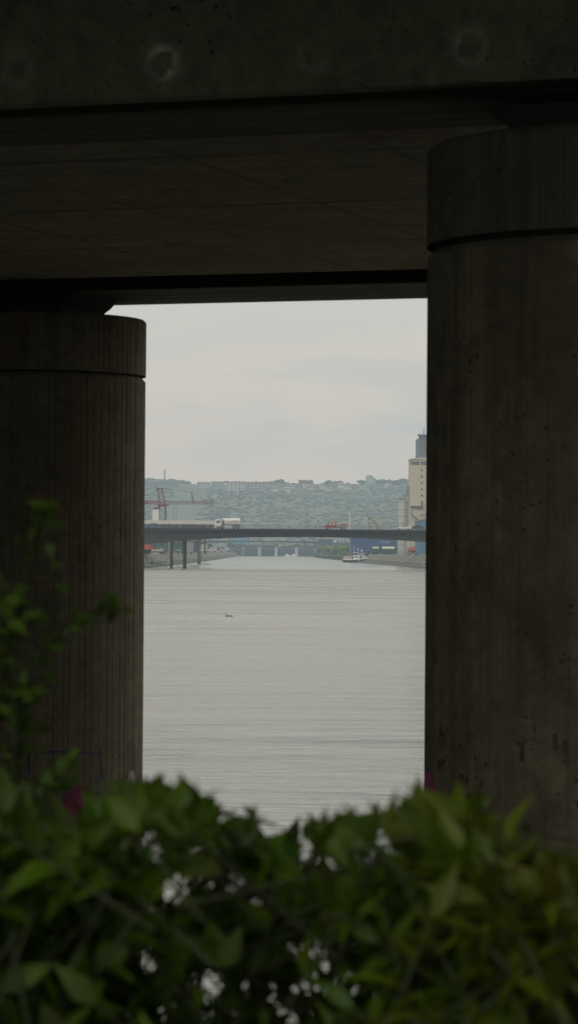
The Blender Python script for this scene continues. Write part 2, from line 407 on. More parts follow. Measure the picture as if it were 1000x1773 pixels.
greyr = P('grey_render', (.34, .35, .35), .85, .2, .15)
for i, (a, b2, yt, txt) in enumerate(((340, 363, 835, 'leftmost long pale apartment block on the far ridge'), (365, 387, 834, 'second pale apartment block from the left on the far ridge'),
                                (390, 424, 834, 'widest pale apartment block in the middle of the ridge row'), (426, 459, 835, 'rightmost pale apartment block of the ridge row'))):
    Y = 4200
    while Y > 3700 and hill_z(X_((a+b2)/2, Y), Y) > Z_(yt, Y, a)-11: Y -= 8
    xa, xb = X_(a, Y), X_(b2, Y); zt = Z_(yt, Y, (a+b2)/2); zb = zt-13
    house('apartment_block', ((xa+xb)/2, Y, zb), xb-xa, 12, 12.5, greyr if i % 2 else P('pale_block_render', (.46, .46, .44), .8, .12, .15), greyroof, txt, 'apartment block', 'apartment blocks on the far ridge', False, 5, 4)
hs = [(465, 838), (474, 842), (486, 839), (497, 843), (508, 838), (517, 841), (527, 837), (538, 840), (548, 843), (557, 838), (567, 841), (577, 836), (589, 837), (601, 839), (613, 841), (670, 836)]
colw = ['white', 'cream', 'grey']; 
for i, (px, py) in enumerate(hs):
    Y = 4190
    while Y > 3700 and hill_z(X_(px, Y), Y) > Z_(py, Y, px)-6: Y -= 8
    x = X_(px, Y); z = Z_(py, Y, px)-6
    wm, wn = ((white, 'white'), (cream, 'cream'), (greyr, 'grey'))[i % 3]
    rm, rn = ((redroof, 'red'), (greyroof, 'grey'))[i % 2]
    words = ['first', 'second', 'third', 'fourth', 'fifth', 'sixth', 'seventh', 'eighth', 'ninth', 'tenth', 'eleventh', 'twelfth', 'thirteenth', 'fourteenth', 'fifteenth', 'sixteenth']
    house('hill_house', (x, Y, z), R_.uniform(8, 12), 9, R_.uniform(4.5, 7), wm, rm, f'small {wn} gabled house with {rn} roof, {words[i]} from the left of the hilltop houses', 'house', 'houses along the hilltop', True, 3, 1)
# wedge-shaped tower on the ridge
Y = 4180; x0, x1 = X_(632, Y), X_(651, Y); zt = Z_(823, Y, 640); zb = Z_(840, Y, 640)
t = thing('ridge_tower', ((x0+x1)/2, Y, zb), 'steep wedge shaped building standing up from the ridge', 'building')
xm = X_(638, Y); xn = X_(640, Y)
MB().prism_y([(x0, zb-3), (x1, zb-3), (x1, zb+6), (xn, zt), (xm-4, zt), (x0, zb+8)], Y, Y+14).build('wall', greyr, t)
MB().prism_y([(x1+.5, zb+6.1), (x1+.5, zb+7), (xn, zt+1), (xn, zt+.1)], Y-.4, Y+14.4).build('roof', greyroof, t)
# radio mast
Y = 4150; x = X_(284, Y); t = thing('radio_mast', (x, Y, hill_z(x, Y)), 'thin radio mast rising above the wooded ridge on the left', 'mast')
MB().truss((x, Y, hill_z(x, Y)), (x, Y+.01, Z_(812, Y, 284)), 0, 2, 10, .45, (1, 0, 0)).tube((x, Y, hill_z(x, Y)), (x, Y, Z_(812, Y, 284)), 1.0, .7).build('lattice_shaft', P('mast_steel', (.25, .24, .24), .6), t)
MB().lathe((x, Y, Z_(818, Y, 284)), [(.9, 0), (1.5, .2), (1.5, 1.4), (.9, 1.6)], 10).build('antenna_ring', P('mast_steel'), t)
# clumps of trees along the skyline: each its own tree
crownm = leaf_mat('far_crown', (.05, .07, .045), (.07, .09, .055), (.09, .115, .065), 0, .9, .08, True)
bark = P('bark', (.10, .075, .05), .95, .3, 2)
def far_tree(px, top_py, Y, r, label, group, base=None, dense=30, name='tree', cm=None, loc=None, lum=.42):
    x = X_(px, Y) if loc is None else loc; zt = Z_(top_py, Y, px); zb = base if base is not None else hill_z(x, Y)
    t = thing(name, (x, Y, zb), label, 'tree', group)
    hgt = zt-zb; MB().tube((x, Y, zb-1), (x, Y, zb+hgt*.55), r*.09, r*.05).tube((x, Y, zb+hgt*.35), (x+r*.4, Y, zb+hgt*.7), r*.05, r*.02).tube((x, Y, zb+hgt*.3), (x-r*.4, Y, zb+hgt*.65), r*.05, r*.02).build('trunk', bark, t)
    k = MB()
    for i in range(dense):
        a = R_.uniform(0, 6.28); u = R_.uniform(-1, 1); rr = R_.random()**.4
        p = Vector((x + math.cos(a)*r*.72*rr*math.sqrt(max(0, 1-u*u)), Y + math.sin(a)*r*.72*rr, zt - hgt*.42 + u*hgt*.36*rr))
        s = R_.uniform(.65, 1.35)
        lump(k, p, r*R_.uniform(lum*.5, lum), .8, .35, (s, s, s*.9))
    k.build('crown', cm or crownm, t, recalc=False)
    return t
spots = [(252, 832), (262, 831), (272, 833), (297, 832), (310, 832), (321, 833), (330, 842), (482, 833), (523, 832), (535, 831), (566, 833), (585, 834), (625, 832), (660, 832), (672, 831), (684, 831), (695, 830), (703, 829)]
for i, (px, py) in enumerate(spots):
    far_tree(px, py, 4160+(i % 3)*15, R_.uniform(7, 10), f'hazy ridge tree number {i+1} from the left along the skyline'.replace(f'number {i+1}', ['first','second','third','fourth','fifth','sixth','seventh','eighth','ninth','tenth','eleventh','twelfth','thirteenth','fourteenth','fifteenth','sixteenth','seventeenth','eighteenth'][i]), 'trees standing on the ridge', None, 16)

# ------------------------------------------------------------------ the bridge overhead (skewed 19.8 degrees)
SK = math.atan(.36)
cs, sn = math.cos(SK), math.sin(SK)
def uv(u, v, z): return (u*cs + v*sn, -u*sn + v*cs, z)     # u along the girders, v across
BR = thing('overhead_bridge', (0, 0, 6), 'massive dark concrete bridge deck and girders spanning overhead', 'bridge')
BR.rotation_euler = (0, 0, -SK)
# parts are modelled in the bridge's own u, v, height-above-eye frame
BR['_w'] = (0, 0, 0)
near_m = concrete('fascia_concrete', (.27, .265, .19), (.36, .35, .26), streak=.12, rings=(.49, .78, 2.372))
board_m = concrete('boarded_concrete', (.17, .155, .115), (.25, .23, .17), streak=0, boards=.11, board_dir=1)
ceil_m = concrete('slab_concrete', (.30, .26, .18), (.50, .44, .31), streak=0, seams=[(1, 2.35, .55, 1.0, .04), (0, 1.24, .2, .8, .03), (1, 1.17, .2, .35, .03)])
UL, UR = -34, 34
MB().box(UL, UR, 13.58, 13.72, 2.2, 3.3).build('fascia', near_m, BR, bevel=.012)
MB().box(UL, UR, 13.98, 15.0, 2.2, 3.29).build('girder', board_m, BR, bevel=.01)
MB().box(UL, UR, 23.1, 24.56, 2.15, 3.28).build('girder', board_m, BR, bevel=.01)
MB().box(UL, UR, 15.0, 22.84, 2.235, 2.7).build('deck_slab', ceil_m, BR)
MB().box(UL, UR, .3, 25.4, 3.31, 3.8).build('road_deck', concrete('deck_concrete', (.06, .056, .045), (.10, .093, .075), streak=0, boards=.2, board_dir=1), BR)  # unseen reach before the girders added and sized to dim the light below
MB().box(UL, UR, 25.2, 25.4, 3.82, 4.9).build('parapet', P('parapet_paint', (.25, .25, .23), .8), BR)
MB().box(-20, -17, -16, 25.1, -8, 3.28).build('light_blocking_abutment', concrete('light_blocking_concrete', (.05, .048, .04), (.09, .085, .07)), BR)  # unseen wall, added and lengthened backwards to keep light off the left side
def column(name, cx, cy, label, n_boards, z0, shaft_m, cap_m, zj, zt, topr, groove, gap=.008):
    t = thing(name, (cx, cy, z0), label, 'bridge column', 'round columns carrying the overhead bridge')
    def shell(z_a, z_b, R, seed, dz=40, rim=.03):
        rr = random.Random(seed); mb = MB(); prof = []
        edges = [2*math.pi*(i+(rr.uniform(-.3, .3) if 0 < i < n_boards else 0))/n_boards for i in range(n_boards+1)]
        for i in range(n_boards):
            a0 = edges[i]; da = edges[i+1]-a0; off = rr.uniform(-groove*.35, groove*.35)
            tone = rr.uniform(1-.28*min(1, groove*80), 1.08)
            for f, dr in ((.0, -groove), (.07, off), (.5, off+.0006), (.93, off)): prof.append((a0+da*f, R+dr, tone if dr != -groove else tone*.85))
        n = len(prof)
        zs = [z_a, z_b-rim, z_b]
        vs = []
        for z, k in zip(zs, (0, 0, rim)):
            for a, r, tn in prof: vs.append((cx+(r-k)*math.sin(a), cy-(r-k)*math.cos(a), z))
        for j in range(2):
            for i in range(n):
                i2 = (i+1) % n; tn = min(prof[i][2], 1.1)
                mb.add([vs[j*n+i], vs[j*n+i2], vs[(j+1)*n+i2], vs[(j+1)*n+i]], [(0, 1, 2, 3)], False, (tn, tn*.995, tn*.98))
        mb.add(vs[2*n:], [tuple(range(n))], False, (.9, .9, .9))
        return mb
    sh = shell(z0, zj-gap*2.5, 1.0, 11+n_boards).build('shaft', shaft_m, t, recalc=False)
    MB().lathe((cx, cy, zj-.05), [(.965, 0), (.965, .08)], 48).build('joint_ring', P('joint_black', (.02, .02, .018), .95), t)
    shell(zj+gap, zt, 1.004, 77+n_boards, rim=topr).build('column_cap', cap_m, t, recalc=False)
    return t, sh
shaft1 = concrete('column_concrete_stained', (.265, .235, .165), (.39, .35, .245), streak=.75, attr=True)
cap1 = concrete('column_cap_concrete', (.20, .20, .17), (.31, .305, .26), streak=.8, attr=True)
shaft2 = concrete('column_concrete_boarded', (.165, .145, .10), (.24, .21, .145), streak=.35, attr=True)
ZJ = 6 + 1.475; ZT = 6+1.965
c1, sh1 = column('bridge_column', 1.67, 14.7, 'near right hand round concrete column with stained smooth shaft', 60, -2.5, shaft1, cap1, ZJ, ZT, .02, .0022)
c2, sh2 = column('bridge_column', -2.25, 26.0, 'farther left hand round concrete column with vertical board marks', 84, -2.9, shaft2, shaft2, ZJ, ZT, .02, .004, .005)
brm = P('bearing_dark', (.05, .045, .04), .9)
for (cx, cy), tt in (((1.67, 14.7), c1), ((-2.25, 26.0), c2)):
    a = MB(); zb = ZT+.004
    q = []
    for hh_, z in ((.50, zb), (.50, zb+.07), (.57, zb+.12), (.62, 8.146)):
        for i, (du, dv) in enumerate(((-hh_, -.45), (hh_, -.45), (hh_, .45), (-hh_, .45))):
            p = uv(du, dv, 0); q.append((cx+p[0], cy+p[1], z))
    fs = [(0, 3, 2, 1), (12, 13, 14, 15)]
    for j in range(3):
        for i in range(4): fs.append((j*4+i, j*4+(i+1) % 4, (j+1)*4+(i+1) % 4, (j+1)*4+i))
    a.add(q, fs); a.build('bearing', brm, tt)

# paint marks on the columns: thin films following the curved concrete
def on_col(cx, cy, px, py, R=1.006):
    dist = math.hypot(cx, cy)
    for it in range(1):
        Y = cy - .9
        for _ in range(12):
            s = X_(px, Y, py) - cx
            s = max(-.9995, min(.9995, s)); Y = cy - math.sqrt(1-s*s)
    a = math.asin(s)
    return a, at(px, py, Y).z
def film(tparent, cx, cy, pts, wpx, matl, name='graffiti'):
    """pts: outline polyline (px,py); strip of given width in px"""
    mb = MB(); A = [on_col(cx, cy, *p) for p in pts]; Rf = 1.004
    wz = wpx/F*cy
    for (a0, z0), (a1, z1) in zip(A, A[1:]):
        dx = a1-a0; dz = z1-z0; L = math.hypot(dx, dz) or 1; nxx, nzz = -dz/L*wz/2, dx/L*wz/2
        n = max(1, int(abs(dx)/.05))
        for k in range(n):
            q = []
            for t, sg in ((k/n, 1), (k/n, -1), ((k+1)/n, -1), ((k+1)/n, 1)):
                a = a0+dx*t+nxx*sg; z = z0+dz*t+nzz*sg; q.append((cx+Rf*math.sin(a), cy-Rf*math.cos(a), z))
            mb.add(q, [(0, 1, 2, 3)])
    mb.build(name, matl, tparent)
def patch(tparent, cx, cy, poly_rows, matl, name='graffiti'):
    """rows of (py, px_left, px_right)"""
    mb = MB(); Rf = 1.0035; prev = None
    for py, l, r in poly_rows:
        row = []
        for k in range(9):
            a, z = on_col(cx, cy, l+(r-l)*k/8, py); row.append((cx+Rf*math.sin(a), cy-Rf*math.cos(a), z))
        if prev: mb.add(prev+row, [(i, i+1, i+10, i+9) for i in range(8)])
        prev = row
    mb.build(name, matl, tparent)
bluep = P('blue_spray', (.03, .04, .13), .6); pinkp = P('magenta_spray', (.22, .02, .09), .6, .4, 6); whitep = P('pale_spray', (.30, .30, .29), .7, .3, 8)
film(c2, -2.25, 26, [(51, 1296), (50, 1318), (52, 1340)], 4, bluep)
film(c2, -2.25, 26, [(50, 1303), (75, 1303), (100, 1301), (140, 1304), (172, 1304)], 3, bluep)
film(c2, -2.25, 26, [(173, 1298), (175, 1325), (178, 1350)], 3, bluep)
patch(c2, -2.25, 26, [(1362, 122, 150), (1380, 112, 164), (1400, 105, 168), (1430, 104, 165), (1445, 110, 160)], pinkp)
patch(c2, -2.25, 26, [(1335, 226, 231), (1360, 216, 236), (1400, 212, 237), (1440, 216, 236)], whitep)
patch(c1, 1.67, 14.7, [(1336, 735, 744), (1350, 734.5, 750), (1370, 734, 756), (1392, 734, 752)], P('magenta_spray_bright', (.50, .03, .26), .6, .3, 8))
drk = P('dark_spray', (.03, .03, .045), .7); redp = P('faded_red_spray', (.17, .10, .075), .9, .5, 9)
rq = random.Random(5)
for (ax, ay), spread, cnt in (((768, 1268), 15, 9), ((764, 1318), 9, 5), ((802, 1350), 13, 8), ((808, 1378), 8, 3), ((844, 1428), 9, 6)):
    for _ in range(cnt):
        qx, qy = ax+rq.uniform(-1, 1)*spread*.7, ay+rq.uniform(-1, 1)*spread
        film(c1, 1.67, 14.7, [(qx, qy), (qx+rq.uniform(-4, 4), qy+rq.uniform(3, 9)), (qx+rq.uniform(-4, 4), qy+rq.uniform(6, 13))], rq.uniform(1.5, 4), drk, 'paint_fleck')
for pts in ([(903, 1284), (904, 1318)], [(960, 1270), (962, 1300)], [(978, 1280), (979, 1322)]):
    film(c1, 1.67, 14.7, pts, 9, redp, 'paint_stain')

# ------------------------------------------------------------------ shrubs in front
GAPS = [(cx, cy_, rx*1.12, ry*1.1, pr*.95) if cy_ < 1600 else (cx, cy_, rx, ry, pr) for cx, cy_, rx, ry, pr in [(265, 1462, 42, 28, .97), (300, 1522, 32, 22, .97), (350, 1458, 55, 20, .95), (335, 1540, 55, 20, .95), (390, 1508, 36, 30, .9), (438, 1555, 44, 40, .92), (650, 1462, 42, 30, .95), (608, 1502, 44, 22, .95), (560, 1495, 22, 28, .9), (690, 1500, 18, 16, .95), (532, 1480, 20, 30, .95), (675, 1562, 20, 22, .8), (707, 1497, 14, 12, .95), (368, 1692, 26, 16, .8), (540, 1700, 60, 34, .55), (590, 1680, 190, 90, .34), (430, 1680, 120, 90, .26), (350, 1755, 50, 22, .75), (270, 1690, 50, 30, .2)]]
CMI = CM.transposed()
def in_gap(p, rng):      # openings in the foliage where the water shows through
    q = CMI @ (p-EYE); px, py = 500+q.x/-q.z*F, 886.5-q.y/-q.z*F
    for cx, cy_, rx, ry, pr in GAPS:
        if ((px-cx)/rx)**2+((py-cy_)/ry)**2 < 1 and rng.random() < pr: return True
    return False
def leaf(mb, p, d, up, L, W, col, fold=.35, droop=.25):
    if in_gap(p+d.normalized()*L*.5, R_): return
    d = d.normalized(); side = d.cross(up)
    if side.length < 1e-3: side = Vector((1, 0, 0))
    side.normalize(); n = side.cross(d)
    prof = ((0, .0), (.12, .26), (.28, .48), (.46, .47), (.68, .28), (.86, .10), (1.0, .0))
    mid = [p + d*L*t - n*(L*droop*t*t) for t, _ in prof]
    lf = []; rt = []
    for (t, wv), mm in zip(prof[1:-1], mid[1:-1]):
        h = n*(W*wv*fold); lf.append(mm + side*W*wv + h); rt.append(mm - side*W*wv + h)
    vs = mid + lf + rt; o = 7; q = 12
    fs = [(0, 1, o), (1, 2, o+1, o), (2, 3, o+2, o+1), (3, 4, o+3, o+2), (4, 5, o+4, o+3), (5, 6, o+4),
          (0, q, 1), (1, q, q+1, 2), (2, q+1, q+2, 3), (3, q+2, q+3, 4), (4, q+3, q+4, 5), (5, q+4, 6)]
    mb.add(vs, fs, True, col)
ENV = [(-300, 1350), (-60, 1340), (0, 1345), (60, 1412), (100, 1440), (170, 1408), (215, 1360), (250, 1400), (300, 1392), (335, 1400), (365, 1462), (410, 1455), (450, 1452), (500, 1432), (560, 1430), (620, 1425), (665, 1455), (700, 1392), (735, 1378), (790, 1408), (850, 1450), (900, 1480), (950, 1490), (1000, 1530), (1100, 1500), (1300, 1460)]
stem_m = P('green_stem', (.025, .035, .010), .8, .3, 20, 0, (.02, .022, .01))
leafA = leaf_mat('shrub_leaf', (.038, .078, .005), (.058, .105, .006), (.082, .135, .010), .45, .5, 30, True)
leafB = leaf_mat('yellow_leaf', (.058, .092, .005), (.085, .118, .007), (.115, .142, .010), .45, .5, 30, True)
leafC = leaf_mat('small_leaf', (.04, .085, .012), (.065, .12, .018), (.10, .165, .03), .4, .45, 30, True)
def twig(lm, sm, tip, base, L0, rng, spread=.9, pairs=5, seg=.034, tone=(1, 1, 1), wf=1.0):
    tip, base = Vector(tip), Vector(base); d = (tip-base).normalized()
    sm.tube(base, tip, .0022, .0012, n=5)
    side = d.cross(Vector((0, 1, 0)));  side = side.normalized() if side.length > .01 else Vector((1, 0, 0))
    rot = Matrix.Rotation(rng.uniform(0, 6.28), 3, d); side = rot @ side
    for k in range(pairs):
        p = tip - d*seg*k
        s = rng.uniform(.55, 1.4); col = (s*tone[0], s*tone[1]*rng.uniform(.9, 1.08), s*tone[2]*rng.uniform(.6, 1.3))
        for sg in (1, -1):
            if rng.random() < .12: continue
            dd = (side*sg*spread + d*rng.uniform(.1, .8) + Vector((0, 0, rng.uniform(-.55, .25)))).normalized()
            L = L0*rng.uniform(.55, 1.35)*(1 if k else .8)
            leaf(lm, p, dd, Vector((rng.uniform(-.4, .4), rng.uniform(-.4, .4), 1)), L, L*rng.uniform(.36, .54)*wf, col, rng.uniform(.1, .5), rng.uniform(0, .5))
        side = Matrix.Rotation(rad(75), 3, d) @ side
    leaf(lm, tip, (d+Vector((rng.uniform(-.3, .3), rng.uniform(-.3, .3), 0))), Vector((0, -1, .3)), L0*rng.uniform(.9, 1.3), L0*.5*wf, tuple(x*rng.uniform(.8, 1.2) for x in tone))
def shrub(pxa, pxb, Ya, Yb, ntw, L0, lm_mat, label, seed, tone=(1, 1, 1), top_off=0, hole=None, low=2250, name='leafy_shrub', wf=1.0):
    rng = random.Random(seed); Ym = (Ya+Yb)/2; bx = X_((pxa+pxb)/2, Ym)
    t = thing(name, (bx, Ym, LAND), label, 'shrub', 'shrubs growing in front of the viewer')
    lm, sm = MB(), MB(); hubs = []
    for i in range(7):
        a = Vector((bx+rng.uniform(-.05, .05), Ym+rng.uniform(-.05, .05), LAND-.05)); px = rng.uniform(pxa, pxb); Y = rng.uniform(Yb, Yb+.3)
        b_ = at(px, lerp_tab(ENV, px)+rng.uniform(260, 420), Y); m_ = a.lerp(b_, .5)+Vector((rng.uniform(-.05, .05), 0, .1))
        sm.tube(a, m_, .007, .005, 6); sm.tube(m_, b_, .005, .003, 6); hubs += [m_, b_, m_.lerp(b_, .5)]
    for i in range(ntw):
        px = rng.uniform(pxa, pxb); Y = rng.uniform(Ya, Yb)
        top = lerp_tab(ENV, px)+top_off+28+44*mnoise.noise(Vector((px/48, seed*3.7, 0)))
        f = rng.random()
        py = top + (f**1.3)*(low-top) if i > ntw*.28 else top + rng.uniform(-22, 45)
        if hole and hole[0] < px < hole[1] and hole[2] < py < hole[3] and rng.random() < hole[4]: continue
        tip = at(px, py, Y)
        if f < .5 and rng.random() < .22 and in_gap(tip, rng): continue
        tip.z = max(tip.z, LAND+.1)
        ln = rng.uniform(.12, .22); dr = Vector((rng.uniform(-1.1, 1.1), rng.uniform(-.6, .6), rng.uniform(.15, 1))).normalized()
        base = tip - dr*ln; base.z = max(base.z, LAND+.05)
        if rng.random() < .5:
            hb = min(hubs, key=lambda q: (q-base).length)
            if (hb-base).length < .35: sm.tube(hb, base, .0025, .002, 5)
        s = rng.uniform(.8, 1.2)
        twig(lm, sm, tip, base, L0, rng, rng.uniform(.7, 1.1), rng.randint(4, 7), L0*.45, tuple(s*x for x in tone), wf)
    lm.build('foliage', lm_mat, t, recalc=False); sm.build('stem', stem_m, t, recalc=False)
    return t
shrub(-330, 190, 3.0, 4.7, 430, .052, leafA, 'dark green leafy shrub filling the lower left corner', 1, (1, 1, 1), 30)
shrub(120, 400, 3.1, 4.7, 240, .052, leafA, 'broad leaved shrub below the foot of the left column', 2, (1, 1, 1), 0, (340, 480, 1400, 1640, .25))
shrub(370, 680, 3.2, 4.8, 280, .050, leafA, 'dark shrub with water glinting through it at bottom centre', 3, (.95, 1, 1), 10, (300, 620, 1490, 1640, .3))
shrub(600, 830, 3.0, 4.6, 220, .056, leafA, 'upright shrub with pointed leaves below the right column edge', 4, (1.05, 1.05, .9), 26, None, 2250, 'leafy_shrub', .68)
shrub(740, 1330, 2.9, 4.5, 480, .056, leafB, 'yellow green shrub filling the lower right corner', 5, (1, 1, 1), 8, None, 2250, 'leafy_shrub', .72)
# tall small-leaved sprigs at the left
rng = random.Random(21)
t = thing('climbing_shrub', (X_(10, 4.4), 4.4, LAND), 'tall thin shrub with small leaves rising before the left column', 'shrub')
lm, sm = MB(), MB()
paths = [([(0, 2150), (15, 1700), (25, 1300), (30, 1100), (52, 960), (80, 882)], 12), ([(0, 2150), (5, 1500), (50, 1180), (110, 1085), (188, 1045)], 9),
         ([(0, 2150), (-30, 1500), (0, 1200), (38, 1035)], 9), ([(0, 2150), (-40, 1400), (-10, 1240), (50, 1180)], 6), ([(0, 2150), (20, 1600), (60, 1380), (110, 1340)], 7), ([(0, 2150), (-60, 1400), (-20, 1150), (8, 1080)], 8), ([(0, 2150), (-120, 1500), (-160, 1200), (-140, 1000)], 12)]
for pth, cnt in paths:
    pts = [at(px, py, 4.4 + .12*math.sin(i*1.7+px*.01)) for i, (px, py) in enumerate(pth)]
    for i in range(len(pts)-1): sm.tube(pts[i], pts[i+1], .007-.001*i, .006-.001*i, 6)
    segs = list(zip(pts[1:], pts[2:]))
    for a, b_ in segs:
        L = (b_-a).length; k = 0
        d = (b_-a).normalized()
        nn = max(2, int(L/.013))
        for j in range(nn):
            if a is pts[1] and len(pth) > 5 and rng.random() < .5: continue
            p = a.lerp(b_, j/nn)
            for q in range(2):
                if rng.random() < .22: continue
                dd = (Matrix.Rotation(rng.uniform(0, 6.28), 3, d) @ d.orthogonal().normalized()*.8 + d*rng.uniform(.1, .7)).normalized()
                if rng.random() < .3:
                    e = p + dd*.045; sm.tube(p, e, .002, .001, 4); pp = e
                else: pp = p
                s = rng.uniform(.6, 1.5); Lf = rng.uniform(.015, .032)
                leaf(lm, pp, dd, Vector((rng.uniform(-.5, .5), rng.uniform(-1, 0), .8)), Lf, Lf*.62, (s, s*1.02, s*.9), .2, .2)
    tip = pts[-1]
    for q in range(cnt):
        dd = Vector((rng.uniform(-1, 1), rng.uniform(-1, .5), rng.uniform(-.4, .9))).normalized(); s = rng.uniform(.8, 1.5); Lf = rng.uniform(.022, .040)
        leaf(lm, tip+Vector((rng.uniform(-.02, .02), rng.uniform(-.02, .02), rng.uniform(-.035, .01))), dd, Vector((0, -.6, .8)), Lf, Lf*.66, (s, s, s*.9), .15, .2)
lm.build('foliage', leafC, t, recalc=False); sm.build('stem', stem_m, t, recalc=False)

# ------------------------------------------------------------------ road bridge across the canal
YB = 880.0
def bz(x): return 11.55 + .25*math.cos(x/60)
t = thing('road_bridge', (0, YB, 0), 'long low dark concrete road bridge carrying traffic across the canal', 'bridge'); RB = t
gird = concrete('bridge_girder_concrete', (.045, .042, .034), (.075, .07, .058), streak=.3)
bot = [(120, 958), (200, 948), (247, 942.5), (300, 937.5), (345, 934), (400, 931), (450, 930), (560, 930), (620, 931.5), (680, 934.5), (735, 938.5), (800, 945), (880, 956)]
k = MB(); xs = [X_(p, YB) for p, _ in bot]; zb_ = [Z_(q, YB+2, p) for p, q in bot]
xs = [-130]+xs+[130]; zb_ = [3.5]+zb_+[3.5]
for i in range(len(xs)-1):
    a, b2 = xs[i], xs[i+1]
    k.add([(x, y, z) for y in (YB+2, YB+9) for x, z in ((a, zb_[i]), (b2, zb_[i+1]), (b2, bz(b2)-.75), (a, bz(a)-.75))], [(0, 1, 2, 3), (7, 6, 5, 4), (0, 4, 5, 1)])
k.build('girder', gird, t)
k = MB()
for i in range(40):
    a, b2 = -140+7*i, -133+7*i
    k.add([(x, y, z) for y in (YB, YB+12) for x, z in ((a, bz(a)-.70), (b2, bz(b2)-.70), (b2, bz(b2)), (a, bz(a)))], [(0, 1, 2, 3), (7, 6, 5, 4), (0, 4, 5, 1), (3, 2, 6, 7)])
k.build('deck', P('deck_edge', (.014, .015, .016), .9, .2, .3), t)
railm = P('rail_steel', (.22, .23, .22), .5, .2, 1)
for yy in (YB+.3, YB+11.7):
    k = MB()
    for i in range(136):
        x = -136+2*i; z = bz(x); th = .045 if i % 4 else .11
        k.box(x-th, x+th, yy-.05, yy+.05, z, z+1.15)
        z2 = bz(x+2)
        for hh_ in (1.12, .72, .35): k.tube((x, yy, z+hh_), (x+2, yy, z2+hh_), .055 if hh_ > 1 else .03, n=4)
    k.build('railing', railm, t)
pierm = P('pier_concrete', (.035, .04, .04), .9, .2, .5)
for px, Y, wd in ((297, 884, .85), (320, 888, 1.1)):
    x = X_(px, Y); MB().box(x-wd/2, x+wd/2, Y-1, Y+1, -2.8, Z_(936, Y, px)+.4).build('pier', pierm, t, bevel=.08)

# vehicles on the bridge
rub = P('tyre_rubber', (.02, .02, .02), .9); rimm = P('wheel_rim', (.35, .35, .36), .4, .1, 5, .6); glass = P('vehicle_glass', (.03, .035, .04), .12, .1, 1)
def wheel(t, x, y, z, r, wd=.28):
    wb = MB().lathe((x, y-wd/2, z), [(r*.55, 0), (r, .02), (r, wd-.02), (r*.55, wd)], 18, True, 'y').build('wheel', rub, t)
    MB().lathe((x, y-wd/2-.02, z), [(r*.18, 0), (r*.5, .02), (r*.55, .06)], 12, True, 'y').build('rim', rimm, wb)
def car(px, Y, z, colr, label, name='parked_car', group=None, L=4.4, face=-1, px_is_x=False, van=False):
    x = px if px_is_x else X_(px, Y, 915); t = thing(name, (x, Y, z), label, 'car', group)
    def T(pts): return [(x+face*a*L/4.4*-1, z+b) for a, b in pts]
    low = [(-2.2, .35), (-2.15, .75), (-1.2, .92), (2.0, .98), (2.2, .8), (2.2, .35)]
    cabp = [(-1.15, .93), (-.45, 1.42), (1.1, 1.46), (1.95, .99)] if not van else [(-1.7, .93), (-1.0, 1.9), (2.1, 1.95), (2.15, .99)]
    bm = colr
    MB().prism_y(T(low), Y, Y+1.75).build('body', bm, t, bevel=.08)
    MB().prism_y(T(cabp), Y+.1, Y+1.65).build('cabin', bm, t, bevel=.05)
    g_ = MB(); zc = .98 if not van else 1.15; 
    g_.prism_y(T([(-.95, zc), (-.42, zc+.36), (.28, zc+.38), (.28, zc)] if not van else [(-1.45, 1.2), (-.95, 1.75), (-.1, 1.75), (-.1, 1.2)]), Y+.06, Y+1.69)
    g_.build('side_window', glass, t)
    if not van: MB().prism_y(T([(.38, zc), (.38, zc+.38), (1.02, zc+.38), (1.55, zc+.05)]), Y+.06, Y+1.69).build('side_window', glass, t)
    for sx in (-1.4, 1.4):
        for yy in (Y+.1, Y+1.65): wheel(t, x+sx*L/4.4, yy, z+.33, .33, .2)
    return t
bluec = P('blue_car_paint', (.03, .08, .20), .3, .1, 1); whitec = P('white_car_paint', (.75, .76, .76), .3, .06, 1); darkc = P('black_car_paint', (.03, .033, .04), .3, .1, 1); silv = P('silver_paint', (.45, .46, .47), .35, .1, 1); redc = P('red_paint', (.24, .02, .02), .4, .2, 1)
YV = YB+2.2
car(264, YV, bz(X_(264, YV))+.01, bluec, 'blue car driving on the bridge beside the left column', 'car', 'cars crossing the bridge')
car(699, YV, bz(X_(699, YV))+.01, whitec, 'white hatchback driving on the bridge towards the left', 'car', 'cars crossing the bridge')
car(721, YV+4, bz(X_(721, YV))+.01, darkc, 'black car close behind the white hatchback on the bridge', 'car', 'cars crossing the bridge')
# tanker truck, 7.6 m
x0 = X_(371, YV, 910); zd = bz(x0)+.01; S = YV/F
def tx(px): return x0 + (px-371)*S
t = thing('tank_truck', (tx(394), YV, zd), 'white tanker truck with dark chassis driving left across the bridge', 'truck')
MB().prism_y([(tx(371.5), zd+.55), (tx(371), zd+1.5), (tx(373), zd+2.65), (tx(382.5), zd+2.75), (tx(383), zd+.9), (tx(381), zd+.55)], YV, YV+2.3).build('cab', whitec, t, bevel=.08)
MB().prism_y([(tx(374.5), zd+1.6), (tx(375), zd+2.35), (tx(377.3), zd+2.35), (tx(377.3), zd+1.6)], YV-.03, YV+2.33).prism_y([(tx(378.3), zd+1.6), (tx(378.3), zd+2.35), (tx(381), zd+2.35), (tx(381), zd+1.6)], YV-.03, YV+2.33).build('cab_window', glass, t)
MB().box(tx(371.0), tx(371.6), YV+.2, YV+2.1, zd+1.55, zd+2.3).build('windscreen', glass, t)
pr = []
for i in range(20):
    a = 2*math.pi*i/20; ca, sa = math.cos(a), math.sin(a)
    pr.append((YV+1.15+1.15*math.copysign(abs(ca)**.55, ca), zd+2.03+.98*math.copysign(abs(sa)**.55, sa)))
